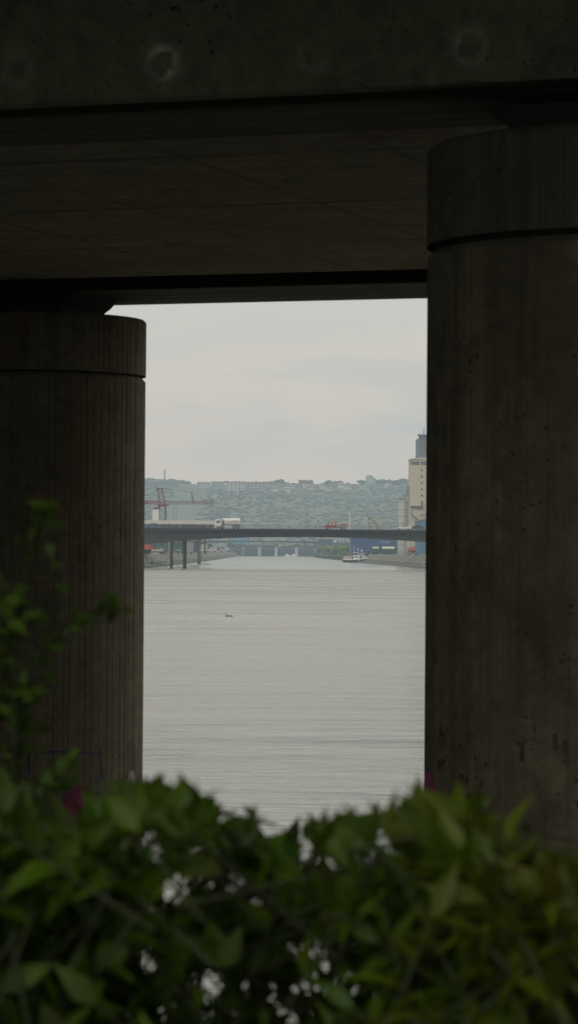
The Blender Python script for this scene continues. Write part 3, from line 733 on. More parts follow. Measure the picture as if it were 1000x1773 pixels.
tank = MB().prism_x(pr, tx(385), tx(415.5)).build('tank', P('tank_white', (.70, .69, .66), .4, .08, 1), t, bevel=.1)
MB().prism_x([(a_, b_) for a_, b_ in [(YV+.3, zd+.6), (YV+2.0, zd+.6), (YV+2.0, zd+.95), (YV+.3, zd+.95)]], tx(379), tx(416)).build('chassis', darkc, t)
k = MB().prism_y([(tx(384.5), zd+1.15), (tx(388.6), zd+1.15), (tx(388.4), zd+1.95), (tx(387), zd+2.2), (tx(386.8), zd+2.7), (tx(385.6), zd+2.7), (tx(385.2), zd+2.1), (tx(384.4), zd+1.8)], YV-.10, YV-.02); k.build('emblem', P('dark_red_print', (.22, .05, .05), .6), t)
k = MB(); rg = random.Random(4)
for i in range(15):
    xx = tx(391+i*1.55); hgt = rg.uniform(.22, .4) if i < 8 else rg.uniform(.4, .75); zz = zd+1.85
    k.box(xx, xx+.09, YV-.06, YV-.02, zz, zz+hgt); 
    if i % 2: k.box(xx+.09, xx+.2, YV-.06, YV-.02, zz+hgt-.1, zz+hgt)
    else: k.box(xx+.09, xx+.2, YV-.06, YV-.02, zz, zz+.1)
k.build('lettering', P('brown_print', (.30, .16, .12), .6), t)
MB().box(tx(399), tx(403), YV+.8, YV+1.5, zd+3.0, zd+3.2).build('hatch', silv, t)
for p in (378, 384.5, 405.5, 411.5):
    for yy in (YV+.15, YV+2.1): wheel(t, tx(p), yy, zd+.5, .5, .3)
MB().box(tx(388), tx(401), YV+.1, YV+.3, zd+.45, zd+1.0).build('side_guard', silv, t)
# red recovery truck
x0 = X_(560, YV, 912); zd = bz(x0)+.01
def tx(px): return x0 + (px-560)*S
t = thing('flatbed_truck', (tx(581), YV, zd), 'red recovery truck with sloping flatbed driving left on the bridge', 'truck')
MB().prism_y([(tx(560.5), zd+.45), (tx(560.3), zd+.95), (tx(564.5), zd+1.25), (tx(570), zd+2.15), (tx(581), zd+2.25), (tx(581.5), zd+.8), (tx(583), zd+.45)], YV, YV+2.1).build('cab', redc, t, bevel=.07)
MB().prism_y([(tx(567.3), zd+1.3), (tx(570.8), zd+1.95), (tx(573.6), zd+1.98), (tx(573.6), zd+1.3)], YV-.03, YV+2.13).prism_y([(tx(575), zd+1.3), (tx(575), zd+1.98), (tx(579.5), zd+1.98), (tx(579.5), zd+1.3)], YV-.03, YV+2.13).build('cab_window', P('pale_glass', (.55, .50, .45), .25, .15, 2), t)
MB().prism_y([(tx(582), zd+.8), (tx(582), zd+1.1), (tx(594), zd+1.65), (tx(602), zd+1.35), (tx(602), zd+1.1), (tx(594), zd+1.2)], YV, YV+2.2).build('flatbed', P('bright_red_paint', (.5, .03, .025), .4, .15, 1), t, bevel=.03)
MB().box(tx(581), tx(600), YV+.4, YV+1.7, zd+.5, zd+.78).build('chassis', darkc, t)
for p in (565.5, 590, 596):
    for yy in (YV+.15, YV+1.95): wheel(t, tx(p), yy, zd+.42, .42, .28)
# lamp posts
def post(px, py_top, py_base, Y, zbase, r, matl, label, name='lamp_post', cat='lamp post', arm=0, group=None, r2=None):
    x = X_(px, Y, (py_top+py_base)/2); zt = Z_(py_top, Y, px); t = thing(name, (x, Y, zbase), label, cat, group)
    MB().lathe((x, Y, zbase), [(r*2, 0), (r*2, .15), (r, .2), (r, 1), (r2 or r*.6, zt-zbase)], 8).build('pole', matl, t)
    if arm:
        MB().tube((x, Y, zt-.05), (x+arm, Y, zt+.15), r*.5, r*.4).build('arm', matl, t)
        MB().box(x+arm*.8, x+arm*1.5, Y-.15, Y+.15, zt+.08, zt+.22).build('lamp_head', matl, t, bevel=.03)
    return t
lpm = P('galvanised', (.16, .16, .16), .5, .2, 2)
post(529, 878, 917, YB+.8, 11.7, .09, lpm, 'left one of two close lamp posts on the bridge', 'lamp_post', 'lamp post', -.5, 'paired lamp posts')
post(533, 876, 917, YB+11, 11.7, .09, lpm, 'right one of two close lamp posts on the bridge', 'lamp_post', 'lamp post', .5, 'paired lamp posts')
post(605, 889, 917, YB+1, 11.7, .20, P('white_post', (.62, .62, .6), .5, .05, 1), 'thick white pole beside the red recovery truck', 'white_pole', 'pole', 0, None, .14)
post(300, 875, 960, 985, LAND, .12, lpm, 'left one of two thin masts beside the harbour crane', 'mast', 'mast', 0, 'thin masts by the crane')
post(305, 876, 960, 990, LAND, .12, lpm, 'right one of two thin masts beside the harbour crane', 'mast', 'mast', 0, 'thin masts by the crane')

# ------------------------------------------------------------------ left bank
# long pale-roofed quay shed
Y = 965; xa, xb = X_(60, Y), X_(374, Y); zt = Z_(901, Y, 300); t = thing('quay_shed', ((xa+xb)/2, Y, LAND), 'long quay shed with pale flat roof behind the left of the bridge', 'shed')
MB().box(xa, xb, Y, Y+16, zt-1.15, zt).build('roof', P('pale_fascia', (.60, .58, .53), .8, .1, .2), t)
MB().box(xa+1, xb-1, Y+.6, Y+15.5, zt-1.9, zt-1.17).build('gutter_beam', P('dark_beam', (.08, .08, .07), .8), t)
k = MB().box(xa+1.5, xb-1.5, Y+10, Y+15, LAND+4.6, zt-1.92); k.build('wall', P('shed_wall', (.36, .37, .36), .8, .3, .2), t)
for i in range(8):
    x = xa + (xb-xa)*(i+.5)/8
    MB().box(x-.25, x+.25, Y+1, Y+1.5, LAND-.2, zt-1.92).build('post', P('dark_beam'), t)
    MB().box(x+1, x+5, Y+9.8, Y+9.95, zt-3.6, zt-2.4).build('window', P('white_panel', (.6, .6, .58), .6, .1, .4), t)
# white block
Y = 1000; x0, x1 = X_(264, Y), X_(274.5, Y); zt = Z_(881, Y, 270); t = thing('white_tower', ((x0+x1)/2, Y, LAND), 'small white windowless tower beside the crane base', 'tower')
MB().box(x0, x1, Y, Y+3, LAND-.2, zt).build('wall', P('bright_render', (.72, .71, .67), .8, .06, .3), t)
MB().box(x0+.2, x1+.1, Y-.2, Y+3.2, zt+.01, zt+.45).build('roof', P('dark_beam'), t)
# harbour crane
Y = 1010; mauve = P('mauve_paint', (.19, .13, .15), .6, .2, .5); mag = P('magenta_paint', (.22, .08, .11), .6, .2, .5); stl = P('crane_steel', (.17, .14, .15), .6, .2, .5)
def c3(px, py, dy=0): p = at(px, py, Y+dy); return p
t = thing('harbour_crane', (X_(280, Y), Y, LAND), 'mauve harbour crane with long horizontal lattice jib', 'crane')
k = MB(); pt = c3(281, 877); w1 = 1.9
for sx in (-1, 1):
    for sy in (-1, 1):
        k.tube((pt.x+sx*w1*.75, Y+sy*w1*.75, LAND), (pt.x+sx*w1*.55, Y+sy*w1*.55, pt.z), .36, .3)
hz = (pt.z-LAND)/6
for j in range(6):
    z0, z1 = LAND+hz*j, LAND+hz*(j+1)
    for sx in (-1, 1): k.tube((pt.x+sx*w1*.65, Y-w1*.65, z0), (pt.x+sx*w1*.6, Y+w1*.6, z1), .08)
    k.tube((pt.x-w1*.65*(1 if j % 2 else -1), Y-w1*.65, z0), (pt.x+w1*.6*(1 if j % 2 else -1), Y-w1*.6, z1), .08)
k.build('portal', stl, t)
MB().lathe((pt.x, Y, pt.z), [(1.3, 0), (1.6, .15), (1.6, .9), (1.1, 1.3)], 16).build('slewing_ring', mag, t)
k = MB(); top = c3(276.5, 847)
for sx, sy in ((-1, -1), (1, -1), (1, 1), (-1, 1)): k.tube((pt.x+sx*1.1, Y+sy*.8, pt.z+1.2), (top.x+sx*.75, Y+sy*.6, top.z), .2, .16)
for j in range(5):
    f0, f1 = j/5, (j+1)/5
    a = Vector((pt.x-1.1, Y-.8, pt.z+1.2)).lerp((top.x-.75, Y-.6, top.z), f0); b2 = Vector((pt.x+1.1, Y-.8, pt.z+1.2)).lerp((top.x+.75, Y-.6, top.z), f1)
    k.tube(a, b2, .09)
    k.tube(Vector((pt.x+1.1, Y-.8, pt.z+1.2)).lerp((top.x+.75, Y-.6, top.z), f0), Vector((pt.x-1.1, Y-.8, pt.z+1.2)).lerp((top.x-.75, Y-.6, top.z), f1), .09)
k.box(top.x-1.2, top.x+1.2, Y-.9, Y+.9, top.z, top.z+.5)
k.build('tower_top', mauve, t)
j0, j1 = c3(283, 873), c3(369, 872.5); MB().truss(j0, j1, .95, 1.0, 18, .13).build('jib', mauve, t)
cj0, cj1 = c3(225, 871), c3(279, 873); MB().truss(cj0, cj1, .8, 1.2, 9, .17).box(X_(232, Y), X_(256, Y), Y-.9, Y+.9, cj0.z-.1, cj0.z+.95).build('counter_jib', mag, t)
MB().box(X_(285, Y), X_(292, Y), Y-1.2, Y+.2, Z_(876, Y, 288), Z_(872, Y, 288)).build('cab', stl, t, bevel=.1)
k = MB(); ms = c3(334, 871); mt_ = c3(331, 852); k.tube((ms.x, Y-.4, ms.z), mt_, .18, .12); k.tube((ms.x+.6, Y+.4, ms.z), mt_, .14, .1); k.build('jib_mast', stl, t)
k = MB(); k.tube(top+Vector((.5, 0, .3)), mt_, .06); k.tube(mt_, c3(368, 871), .06); k.tube(top+Vector((.5, 0, 0)), c3(322, 868), .05); k.tube(c3(352, 864), c3(359, 868), .07); k.tube(top, cj0, .06)
k.build('stay_cable', stl, t)
# things on the left quay
def container(x, Y, L, z, matl, label, h=2.6, name='shipping_container', d=2.4):
    t = thing(name, (x, Y, z), label, 'container', 'containers on the left quay')
    k = MB().box(x-L/2, x+L/2, Y, Y+d, z, z+h)
    for i in range(int(L/.5)): k.box(x-L/2+.2+i*.5, x-L/2+.42+i*.5, Y-.05, Y, z+.15, z+h-.15)
    k.build('body', matl, t)
    MB().box(x+L/2, x+L/2+.06, Y+.15, Y+d-.15, z+.1, z+h-.1).build('door', matl, t)
    f = MB()
    for sx in (-1, 1):
        f.box(x+sx*L/2-.09, x+sx*L/2+.09, Y-.07, Y+.05, z, z+h+.02)
    f.box(x-L/2, x+L/2, Y-.07, Y+.02, z+h-.14, z+h+.03); f.box(x-L/2, x+L/2, Y-.07, Y+.02, z, z+.14)
    f.build('corner_frame', P('frame_dark', (.10, .10, .11), .7), t)
    return t
navy = P('navy_paint', (.03, .06, .14), .6, .25, .5); teal = P('teal_paint', (.05, .14, .13), .6, .25, .5); grn = P('green_paint', (.05, .12, .06), .6, .25, .5); org = P('orange_red_paint', (.50, .075, .045), .5, .15, .6)
Y = 925
container(X_(256, Y), Y, 2.9, Z_(952, Y, 256), org, 'bright red open skip container by the left column', 1.7)
container(X_(259, Y+1), Y+2.6, 5.8, LAND+.1, navy, 'dark blue container under the red skip', 1.2+.0)
container(X_(283, 945), 945, 3.6, LAND+.1, teal, 'teal container between the blue one and the bridge pier', 4.6)
container(X_(268, 950), 950, 3.0, LAND+.1, grn, 'dark green container behind the red skip', 4.2)
container(X_(255, 955), 955, 3.4, LAND+.1, navy, 'tall dark blue container farthest back behind the red skip', 4.4)
container(X_(329, 1010), 1010, 2.6, LAND+.1, P('pale_grey_paint', (.33, .35, .36), .6, .2, .5), 'pale grey container between the two bridge piers', 3.6)
container(X_(308, 1000), 1000, 3.0, LAND+.1, teal, 'dark teal container just right of the left bridge pier', 3.2)
container(X_(340, 1040), 1040, 2.2, LAND+.1, P('dark_grey_paint', (.07, .075, .08), .6, .2, .5), 'dark grey container beside the pale grey container', 4.0)
container(X_(335, 1100), 1100, 3.2, LAND+.1, P('wine_paint', (.20, .05, .06), .6, .2, .5), 'wine red container right of the second pier', 3.4)
container(X_(352, 1180), 1180, 3.4, LAND+.1, P('beige_paint', (.48, .45, .40), .6, .2, .5), 'beige container beside the third pile', 3.2)
Y = 905
car(X_(272, Y, 956), Y, LAND+.15, P('yellowish_paint', (.62, .58, .44), .4), 'pale yellow car parked on the left quay', 'parked_car', 'cars parked on the left quay', 3.6, -1, True)
car(X_(312, 980, 955), 980, LAND+.15, whitec, 'white car parked on the quay between two piers', 'parked_car', 'cars parked on the left quay', 4.2, -1, True)
car(X_(339, 1050, 955), 1050, LAND+.15, P('pinkish_paint', (.5, .36, .32), .4), 'dull pink car parked right of the second pier', 'parked_car', 'cars parked on the left quay', 4.2, -1, True)
car(X_(364, 1150, 955), 1150, LAND+.15, silv, 'silver van parked far along the left quay', 'parked_van', 'cars parked on the left quay', 5.0, -1, True, True)
car(X_(388, 1400, 955), 1400, LAND+.15, P('lilac_paint', (.42, .40, .46), .4), 'pale lilac van farthest along the left quay', 'parked_van', 'cars parked on the left quay', 5.0, -1, True, True)
post(254, 953, 976, 900, 1.2, .12, P('dark_beam'), 'dark mooring post standing on the left slope', 'mooring_post', 'post')
post(293.5, 937, 975, 900, 1.6, .35, P('pale_pole', (.42, .41, .36), .8), 'thick pale pole standing beside the left pier', 'concrete_pole', 'pole', 0, None, .3)
x = X_(345, 1170); t = thing('mooring_dolphin', (x, 1170, -2.8), 'dark steel mooring pile standing in water right of the piers', 'pile')
MB().box(x-.7, x+.7, 1169, 1171, -2.8, Z_(936, 1170, 345)).build('pile', P('dark_pile', (.06, .075, .085), .8, .2, .5), t, bevel=.1)
MB().box(x-.9, x+.9, 1168.7, 1171.3, Z_(936, 1170, 345)+.01, Z_(936, 1170, 345)+.6).build('pile_cap', P('dark_pile'), t)
rockm = P('pale_rock', (.40, .39, .36), .9, .3, 2)
for i, (px, py, r, lb) in enumerate(((263.5, 971, .55, 'dark boulder leftmost on the left slope'), (268, 972, .65, 'pale boulder in the middle of three on the left slope'), (279, 974, .5, 'small pale boulder rightmost on the left slope'))):
    Y = 893; k = MB(); x = X_(px, Y, py); e = lerp_tab(XL, Y); zz = 1.4 + max(0, (e-2-x))/5*3.0
    lump(k, (x, Y, zz+.2), r, .8, .2); tag(k.build('boulder', rockm if i else P('dark_rock', (.12, .12, .11), .9), origin=(x, Y, zz), recalc=False), lb, 'boulder', 'boulders on the left slope')

for i, (px, Y, rr_, lb) in enumerate(((277, 915, 1.0, 'low dark bush below the teal container'), (290, 930, 1.2, 'low dark bush left of the left bridge pier'), (309, 960, 1.3, 'low dark bush between the two bridge piers'), (327, 985, 1.2, 'low dark bush below the pale grey container'), (352, 1090, 1.4, 'low dark bush beside the mooring pile'))):
    e = lerp_tab(XL, Y); x = min(X_(px, Y, 958), e-5.5); k = MB()
    for q in range(26):
        sh_ = R_.uniform(.5, 1.2); lump(k, (x+R_.uniform(-1, 1)*rr_*1.3, Y+R_.uniform(-1, 1)*rr_, LAND-.2+R_.uniform(0, 1)*rr_), R_.uniform(.25, .5)*rr_, .8, .35, (sh_, sh_, sh_))
    tag(k.build('quay_bush', P('quay_bush_leaf', (.035, .05, .02), .95), origin=(x, Y, LAND), recalc=False), lb, 'bush', 'bushes on the left quay edge')
# ------------------------------------------------------------------ beyond: second bridge, weir, far quays
Y = 2200; t = thing('second_bridge', (0, Y, 0), 'slender pale grey bridge seen beneath the road bridge', 'bridge')
zt = Z_(936.5, Y, 450); za = Z_(941, Y, 450)
xa, xb = X_(330, Y), X_(575, Y)
MB().box(xa-30, xb+30, Y, Y+8, zt-.55, zt).build('deck', P('slate_paint', (.05, .06, .065), .8, .15, .1), t)
k = MB()
for i in range(24):
    x_a = xa-30+(xb-xa+60)*i/24; x_b = xa-30+(xb-xa+60)*(i+1)/24
    def dd(x): return .35 + 1.1*((x-(xa+xb)/2)/50)**2
    k.add([(x, y, z) for y in (Y+.6, Y+7.4) for x, z in ((x_a, zt-.56-dd(x_a)), (x_b, zt-.56-dd(x_b)), (x_b, zt-.56), (x_a, zt-.56))], [(0, 1, 2, 3), (7, 6, 5, 4), (0, 4, 5, 1)])
k.build('girder', P('slate_dark', (.03, .04, .045), .8, .15, .1), t)
for px in (345, 397, 560):
    x = X_(px, Y); MB().box(x-1, x+1, Y+2, Y+6, -2.8, zt-1.3).build('pier', P('slate_paint'), t)
k = MB()
for i in range(60): xx = xa-30+i*(xb-xa+60)/60; k.box(xx-.05, xx+.05, Y+.2, Y+.3, zt, zt+1)
k.tube((xa-30, Y+.25, zt+1), (xb+30, Y+.25, zt+1), .06); k.build('railing', railm, t)
# weir
Y = 2385; t = thing('weir', (X_(480, Y), Y, -2), 'low weir with dark gates and pale piers closing the canal', 'weir')
xa, xb = X_(395, Y), X_(560, Y); zt = Z_(950, Y, 480)
wp = P('weir_pier', (.40, .42, .42), .8, .15, .1); wg = P('weir_gate', (.045, .065, .085), .7, .2, .1)
px_p = [400, 421, 449, 478, 513, 545]
for i, px in enumerate(px_p):
    x = X_(px, Y); MB().box(x-1.3, x+1.3, Y-3, Y+8, -2.8, zt+1.2).build('pier', wp if i in (2, 3, 4) else P('weir_dim', (.16, .18, .19), .8), t)
for a, b2 in zip(px_p, px_p[1:]):
    MB().box(X_(a, Y)+1.32, X_(b2, Y)-1.32, Y, Y+1, -2.8, zt-.4).build('gate', wg, t)
MB().box(xa, xb, Y+1.2, Y+5, zt-.38, zt+.25).build('walkway', P('weir_dim'), t)
# small white work boats before the weir
for i, (px, lb) in enumerate(((497, 'tiny white launch moored before the weir, left of two'), (508, 'tiny white launch moored before the weir, right of two'))):
    Y2 = 2330; x = X_(px, Y2); t = thing('launch', (x, Y2, 0), lb, 'boat', 'launches before the weir')
    MB().prism_y([(x-2.4, .9), (x-1.8, -.2), (x+2.0, -.2), (x+2.6, 1.0)], Y2, Y2+2).build('hull', whitec, t)
    MB().box(x-1, x+1, Y2+.3, Y2+1.7, .95, 2.0).build('cabin', whitec, t)
# far blue hall over the second bridge
Y = 2450; x0, x1 = X_(400, Y), X_(432, Y); t = thing('blue_hall', ((x0+x1)/2, Y, LAND), 'pale blue hall seen just under the bridge girder, left of centre', 'building')
MB().box(x0, x1, Y, Y+20, LAND-.2, Z_(931.5, Y, 416)).build('wall', P('pale_blue_cladding', (.10, .28, .40), .7, .1, .1), t)
MB().box(x0-.3, x1+.3, Y-.3, Y+20.3, Z_(931.5, Y, 416)+.01, Z_(930.8, Y, 416)).build('roof', greyroof, t)
for i, px in enumerate((402, 418, 436, 455, 474, 494, 512, 530, 546)):
    far_tree(px, 941.5+(i*7 % 3), 2425, R_.uniform(5, 7), f"{['first','second','third','fourth','fifth','sixth','seventh','eighth','ninth'][i]} from the left of the pale hazy trees beyond the weir", 'trees beyond the weir', LAND, 20, loc=X_(px, 2425))
# far quay trees
mids = [(335, 941, 1420), (352, 943, 1500), (368, 944, 1650), (384, 946, 1800), (398, 947, 2000)]
nm = ['first', 'second', 'third', 'fourth', 'fifth']
for i, (px, py, Y) in enumerate(mids):
    far_tree(px, py+2, Y, 4.5, f'{nm[i]} of the dim trees lining the far left quay', 'trees on the far left quay', LAND, 22, loc=min(X_(px, Y), lerp_tab(XL, Y)-9))
for i, (px, py, Y, rr_) in enumerate(((287, 938, 1090, 2.6), (309, 940, 1120, 3.0), (331, 937, 1150, 3.0), (356, 941, 1260, 3.2))):
    far_tree(px, py, Y, rr_, f'{nm[i]} from the left of the small trees behind the left bridge piers', 'small trees behind the left piers', LAND, 24, loc=X_(px, Y))
willow = leaf_mat('willow_crown', (.05, .085, .02), (.09, .13, .03), (.15, .19, .05), 0, .9, .25, True)
# right bank trees in front of the blue warehouse
for i, (px, py, Y, r) in enumerate(((558, 944, 2050, 4.2), (566, 943, 1950, 4.4), (575, 943.5, 1850, 4.6), (585, 943, 1760, 4.6), (596, 944, 1660, 4.2))):
    xx = max(X_(px, Y), lerp_tab(XR, Y)+1.5)
    tr = far_tree(px, py, Y, r, f'{nm[i]} from the left of the bushy green trees on the right bank', 'bushy trees on the right bank', .6, 60, 'bank_tree', willow, xx, .36)
# undergrowth hanging to the water
k = MB()
for i in range(420):
    Y = R_.uniform(1500, 2250); e = lerp_tab(XR, Y); s = R_.uniform(.6, 1.2); d = R_.uniform(-.8, 4)
    lump(k, (e+d, Y, max(.4, d*.6)+R_.uniform(0, 1.6)), R_.uniform(.8, 1.6), .8, .3, (s, s, s))
o = k.build('bank_undergrowth', crownm, recalc=False); tag(o, 'dark undergrowth along the foot of the right bank', 'undergrowth', None, 'stuff')

# ------------------------------------------------------------------ right bank buildings
bt = P('teal_blue_cladding', (.035, .075, .115), .6, .12, .15); bb = P('blue_cladding', (.02, .065, .20), .6, .12, .15)
Y = 2110; xa, xm = X_(551, Y), X_(609, Y)
t = thing('teal_warehouse', ((xa+xm)/2, Y, LAND), 'dull teal blue warehouse with white lettering above the green bank trees', 'warehouse')
zt = Z_(932.3, Y, 580)
MB().box(xa, xm, Y, Y+40, LAND-.2, zt-.5).build('wall', bt, t)
MB().box(xa-.3, xm+.3, Y-.3, Y+40.3, zt-.49, zt).build('roof', P('light_roof', (.5, .5, .48), .7), t)
k = MB()
for i in range(40): xx = xa+.3+i*(xm-xa-.5)/40; k.box(xx, xx+.1, Y-.05, Y, LAND, zt-.6)
k.build('rib', bt, t)
sgn = P('white_sign_paint', (.85, .9, .92), .6, .1, 1)
k = MB(); yy = Y-.2
def bar(pa, qa, pb, qb): k.box(X_(pa, Y), X_(pb, Y), yy, Y-.06, Z_(qb, Y, pa), Z_(qa, Y, pa))
bar(576.5, 934.2, 577.3, 939.6); bar(576.5, 938.9, 582, 939.6); bar(578, 935.5, 581.5, 938.2); bar(580.5, 934, 581.5, 936)
for i in range(8):
    p0 = 583.5+i*2.85; bar(p0, 934.2, p0+.8, 937.2)
    if i % 3 != 1: bar(p0, 934.2, p0+2.1, 934.8)
    if i % 2: bar(p0+1.5, 934.2, p0+2.1, 936.9)
    else: bar(p0, 936.5, p0+2.1, 937.0)
bar(585, 938.4, 592, 939.0); bar(594, 938.4, 596, 939.8); bar(600.5, 938, 601.5, 939.8); bar(603, 935, 605.5, 939.6)
k.build('lettering', sgn, t)
Y = 1420; xm, x1 = X_(607.5, Y), X_(690, Y); zt = Z_(931.8, Y, 640)
t = thing('blue_warehouse', ((xm+x1)/2, Y, LAND), 'bright blue ribbed warehouse behind the moored boat and green wagons', 'warehouse')
MB().box(xm, x1, Y-3, Y+40, LAND-.2, zt+.5).build('wall', bb, t)
k = MB()
for i in range(44): xx = xm+.3+i*(x1-xm-.4)/44; k.box(xx, xx+.12, Y-3.06, Y-3, LAND, zt+.4)
k.build('rib', bb, t)
MB().box(xm-.3, x1+.3, Y-3.3, Y+40.3, zt+.51, zt+.9).build('roof', P('light_roof'), t)
MB().box(X_(656, Y), X_(675, Y), Y-3.14, Y-3.08, Z_(940, Y, 665), Z_(937.3, Y, 665)).build('sign_panel', P('grey_blue_sign', (.16, .24, .34), .6), t)
# moored boat
YS = 1365
x0 = X_(593, YS, 970); Sb = YS/F
def tx(px): return x0+(px-593)*Sb
def zz(h): return h*Sb
navyh = P('hull_blue', (.008, .025, .06), .45, .15, .4); wsup = P('boat_white', (.8, .8, .78), .5, .08, .5)
t = thing('moored_boat', (tx(615), YS, 0), 'blue hulled boat with white cabins moored by the right bank', 'boat')
hp = [(593, 5.2, 1.6), (596, 4.4, 2.0), (604, 4.0, 2.2), (618, 4.6, 2.2), (628, 5.8, 2.0), (634, 6.8, 1.3), (637.5, 7.6, .15)]
k = MB(); rows = []
for px, hh_, hw in hp:
    xb_ = tx(px) - (0.8 if px > 634 else 0)
    rows.append([(tx(px), YS+2.2-hw, zz(hh_)), (xb_, YS+2.2-hw*.75, -.4), (xb_, YS+2.2+hw*.75, -.4), (tx(px), YS+2.2+hw, zz(hh_))])
vs = [p for r in rows for p in r]
k.add(vs, [(j*4+i, j*4+(i+1) % 4, (j+1)*4+(i+1) % 4, (j+1)*4+i) for j in range(len(rows)-1) for i in range(4)] + [(0, 1, 2, 3), tuple(range(len(vs)-4, len(vs)))])
hull = k.build('hull', navyh, t)
k = MB()
for (pa, ha, wa), (pb, hb, wb) in zip(hp, hp[1:]):
    for sg in (-1, 1):
        k.add([(tx(pa), YS+2.2+sg*(wa+.03), zz(ha)-.05), (tx(pb), YS+2.2+sg*(wb+.03), zz(hb)-.05), (tx(pb), YS+2.2+sg*(wb+.03), zz(hb)+.42), (tx(pa), YS+2.2+sg*(wa+.03), zz(ha)+.42),
               (tx(pa), YS+2.2+sg*(wa-.05), zz(ha)-.05), (tx(pb), YS+2.2+sg*(wb-.05), zz(hb)-.05), (tx(pb), YS+2.2+sg*(wb-.05), zz(hb)+.42), (tx(pa), YS+2.2+sg*(wa-.05), zz(ha)+.42)], [(0, 1, 2, 3), (7, 6, 5, 4), (3, 2, 6, 7)])
k.build('bulwark', wsup, t)
MB().box(tx(596), tx(608), YS+.7, YS+3.7, zz(4), zz(10)).build('aft_cabin', wsup, t, bevel=.1)
MB().box(tx(595), tx(609), YS+.5, YS+3.9, zz(10)+.01, zz(11)).build('cabin_roof', P('cream_roof', (.55, .54, .45), .6), t)
for p in (597.5, 601, 604.5): MB().box(tx(p), tx(p+2.2), YS+.62, YS+.68, zz(6.2), zz(9)).build('window', P('amber_glass', (.30, .20, .09), .3), t)
MB().box(tx(611), tx(622), YS+.9, YS+3.5, zz(4.5), zz(12)).build('main_cabin', wsup, t, bevel=.1)
MB().box(tx(612), tx(619), YS+1.0, YS+3.4, zz(12)+.01, zz(16.5)).build('wheelhouse', P('mauve_house', (.32, .26, .29), .6), t, bevel=.1)
MB().box(tx(611.2), tx(620), YS+.8, YS+3.6, zz(16.5)+.01, zz(17.3)).build('wheelhouse_roof', wsup, t)
MB().box(tx(612.5), tx(615.2), YS+.92, YS+.98, zz(13.2), zz(15.8)).box(tx(616), tx(618.5), YS+.92, YS+.98, zz(13.2), zz(15.8)).build('wheelhouse_window', glass, t)
for p in (613, 616, 619): MB().box(tx(p), tx(p+1.8), YS+.82, YS+.88, zz(8), zz(10.4)).build('window', glass, t)
MB().prism_y([(tx(625), zz(5.5)), (tx(634), zz(6.8)), (tx(632), zz(11.5)), (tx(629), zz(13)), (tx(626), zz(11))], YS+1.2, YS+3.2).build('bow_canopy', P('pale_canopy', (.50, .47, .46), .8), t, bevel=.08)
k = MB().tube((tx(613), YS+2, zz(17)), (tx(613), YS+2, zz(28)), .09); k.tube((tx(609.5), YS+2, zz(27)), (tx(617), YS+2, zz(27)), .06); k.tube((tx(611), YS+2, zz(17)), (tx(613), YS+2, zz(24)), .05); k.build('mast', P('mast_white', (.5, .52, .55), .5), t)
k = MB(); k.tube((tx(619.5), YS+2, zz(17)), (tx(619.5), YS+2, zz(24)), .06); lump(k, (tx(619.5), YS+2, zz(23)), .35, 1, .05); k.build('radar', wsup, t)
k = MB(); k.tube((tx(626), YS+2, zz(12)), (tx(626), YS+2, zz(22)), .07); lump(k, (tx(626), YS+2, zz(20)), .4, 1, .05); k.build('signal_lamp', wsup, t)
MB().prism_y([(tx(618.5), zz(3.2)), (tx(620.6), zz(1.2)), (tx(622.8), zz(3.2)), (tx(621.8), zz(3.2)), (tx(620.6), zz(2)), (tx(619.6), zz(3.2))], YS-.12, YS+.35).build('emblem', wsup, t)

# stairs on the right bank
def stairs(Y, label, wd=2.2):
    e = lerp_tab(XR, Y); t = thing('bank_stairs', (e+3.5, Y, 1), label, 'stairs', 'stairs on the right bank')
    k = MB(); n = 16
    for i in range(n):
        xa = e+1.6+5.6*i/n; k.box(xa, xa+5.6/n, Y, Y+wd, .3+3.95*i/n, 1.15+3.95*(i+1)/n-.35)
    k.build('steps', P('pale_concrete', (.46, .45, .41), .9, .1, .5), t)
    for yy in (Y-.3, Y+wd+.02): MB().prism_y([(e+1.5, .3), (e+1.5, 1.25), (e+7.3, LAND+.45), (e+7.3, LAND-.3)], yy, yy+.28).build('side_wall', P('pale_concrete'), t)
    return t
stairs(1105, 'pale concrete stairs down the right bank below the green wagons', 7)
stairs(1010, 'concrete stairs down the right bank nearest the right column', 4)
# wagons
def wagon(pa, pb, Y, zb_, zt_, top, body, label, name='rail_wagon', ribs=True, endm=None, group='wagons on the right quay'):
    xa, xb = X_(pa, Y), X_(pb, Y); t = thing(name, ((xa+xb)/2, Y, LAND), label, 'wagon', group); hgt = zt_-zb_
    MB().box(xa, xb, Y, Y+2.8, zb_, zb_+hgt*.66).build('body', body, t, bevel=.05)
    pr = [(Y-.06, zb_+hgt*.665)] + [(Y+1.4-1.46*math.cos(math.pi*i/10), zb_+hgt*.67+hgt*.33*math.sin(math.pi*i/10)) for i in range(11)] + [(Y+2.86, zb_+hgt*.665)]
    MB().prism_x(pr, xa+.1, xb-.1).build('roof', top, t)
    if ribs:
        k = MB(); n = max(4, int((xb-xa)/.75))
        for i in range(n+1): xx = xa+(xb-xa)*i/n; k.box(xx-.07, xx+.07, Y-.1, Y-.005, zb_+.1, zb_+hgt*.72)
        k.build('rib', body, t)
    MB().box(xa-.3, xa, Y+.2, Y+2.6, zb_, zt_).box(xb, xb+.9, Y+.1, Y+2.7, zb_-.2, zt_+.1).build('end_wall', endm or navy, t, bevel=.1)
    MB().box(xa, xb, Y+.4, Y+2.4, zb_-.5, zb_-.01).build('underframe', P('frame_dark'), t)
    for f in (.12, .24, .76, .88):
        for yy in (Y+.5, Y+2.2): wheel(t, xa+(xb-xa)*f, yy, LAND+.55, .45, .16)
    return t
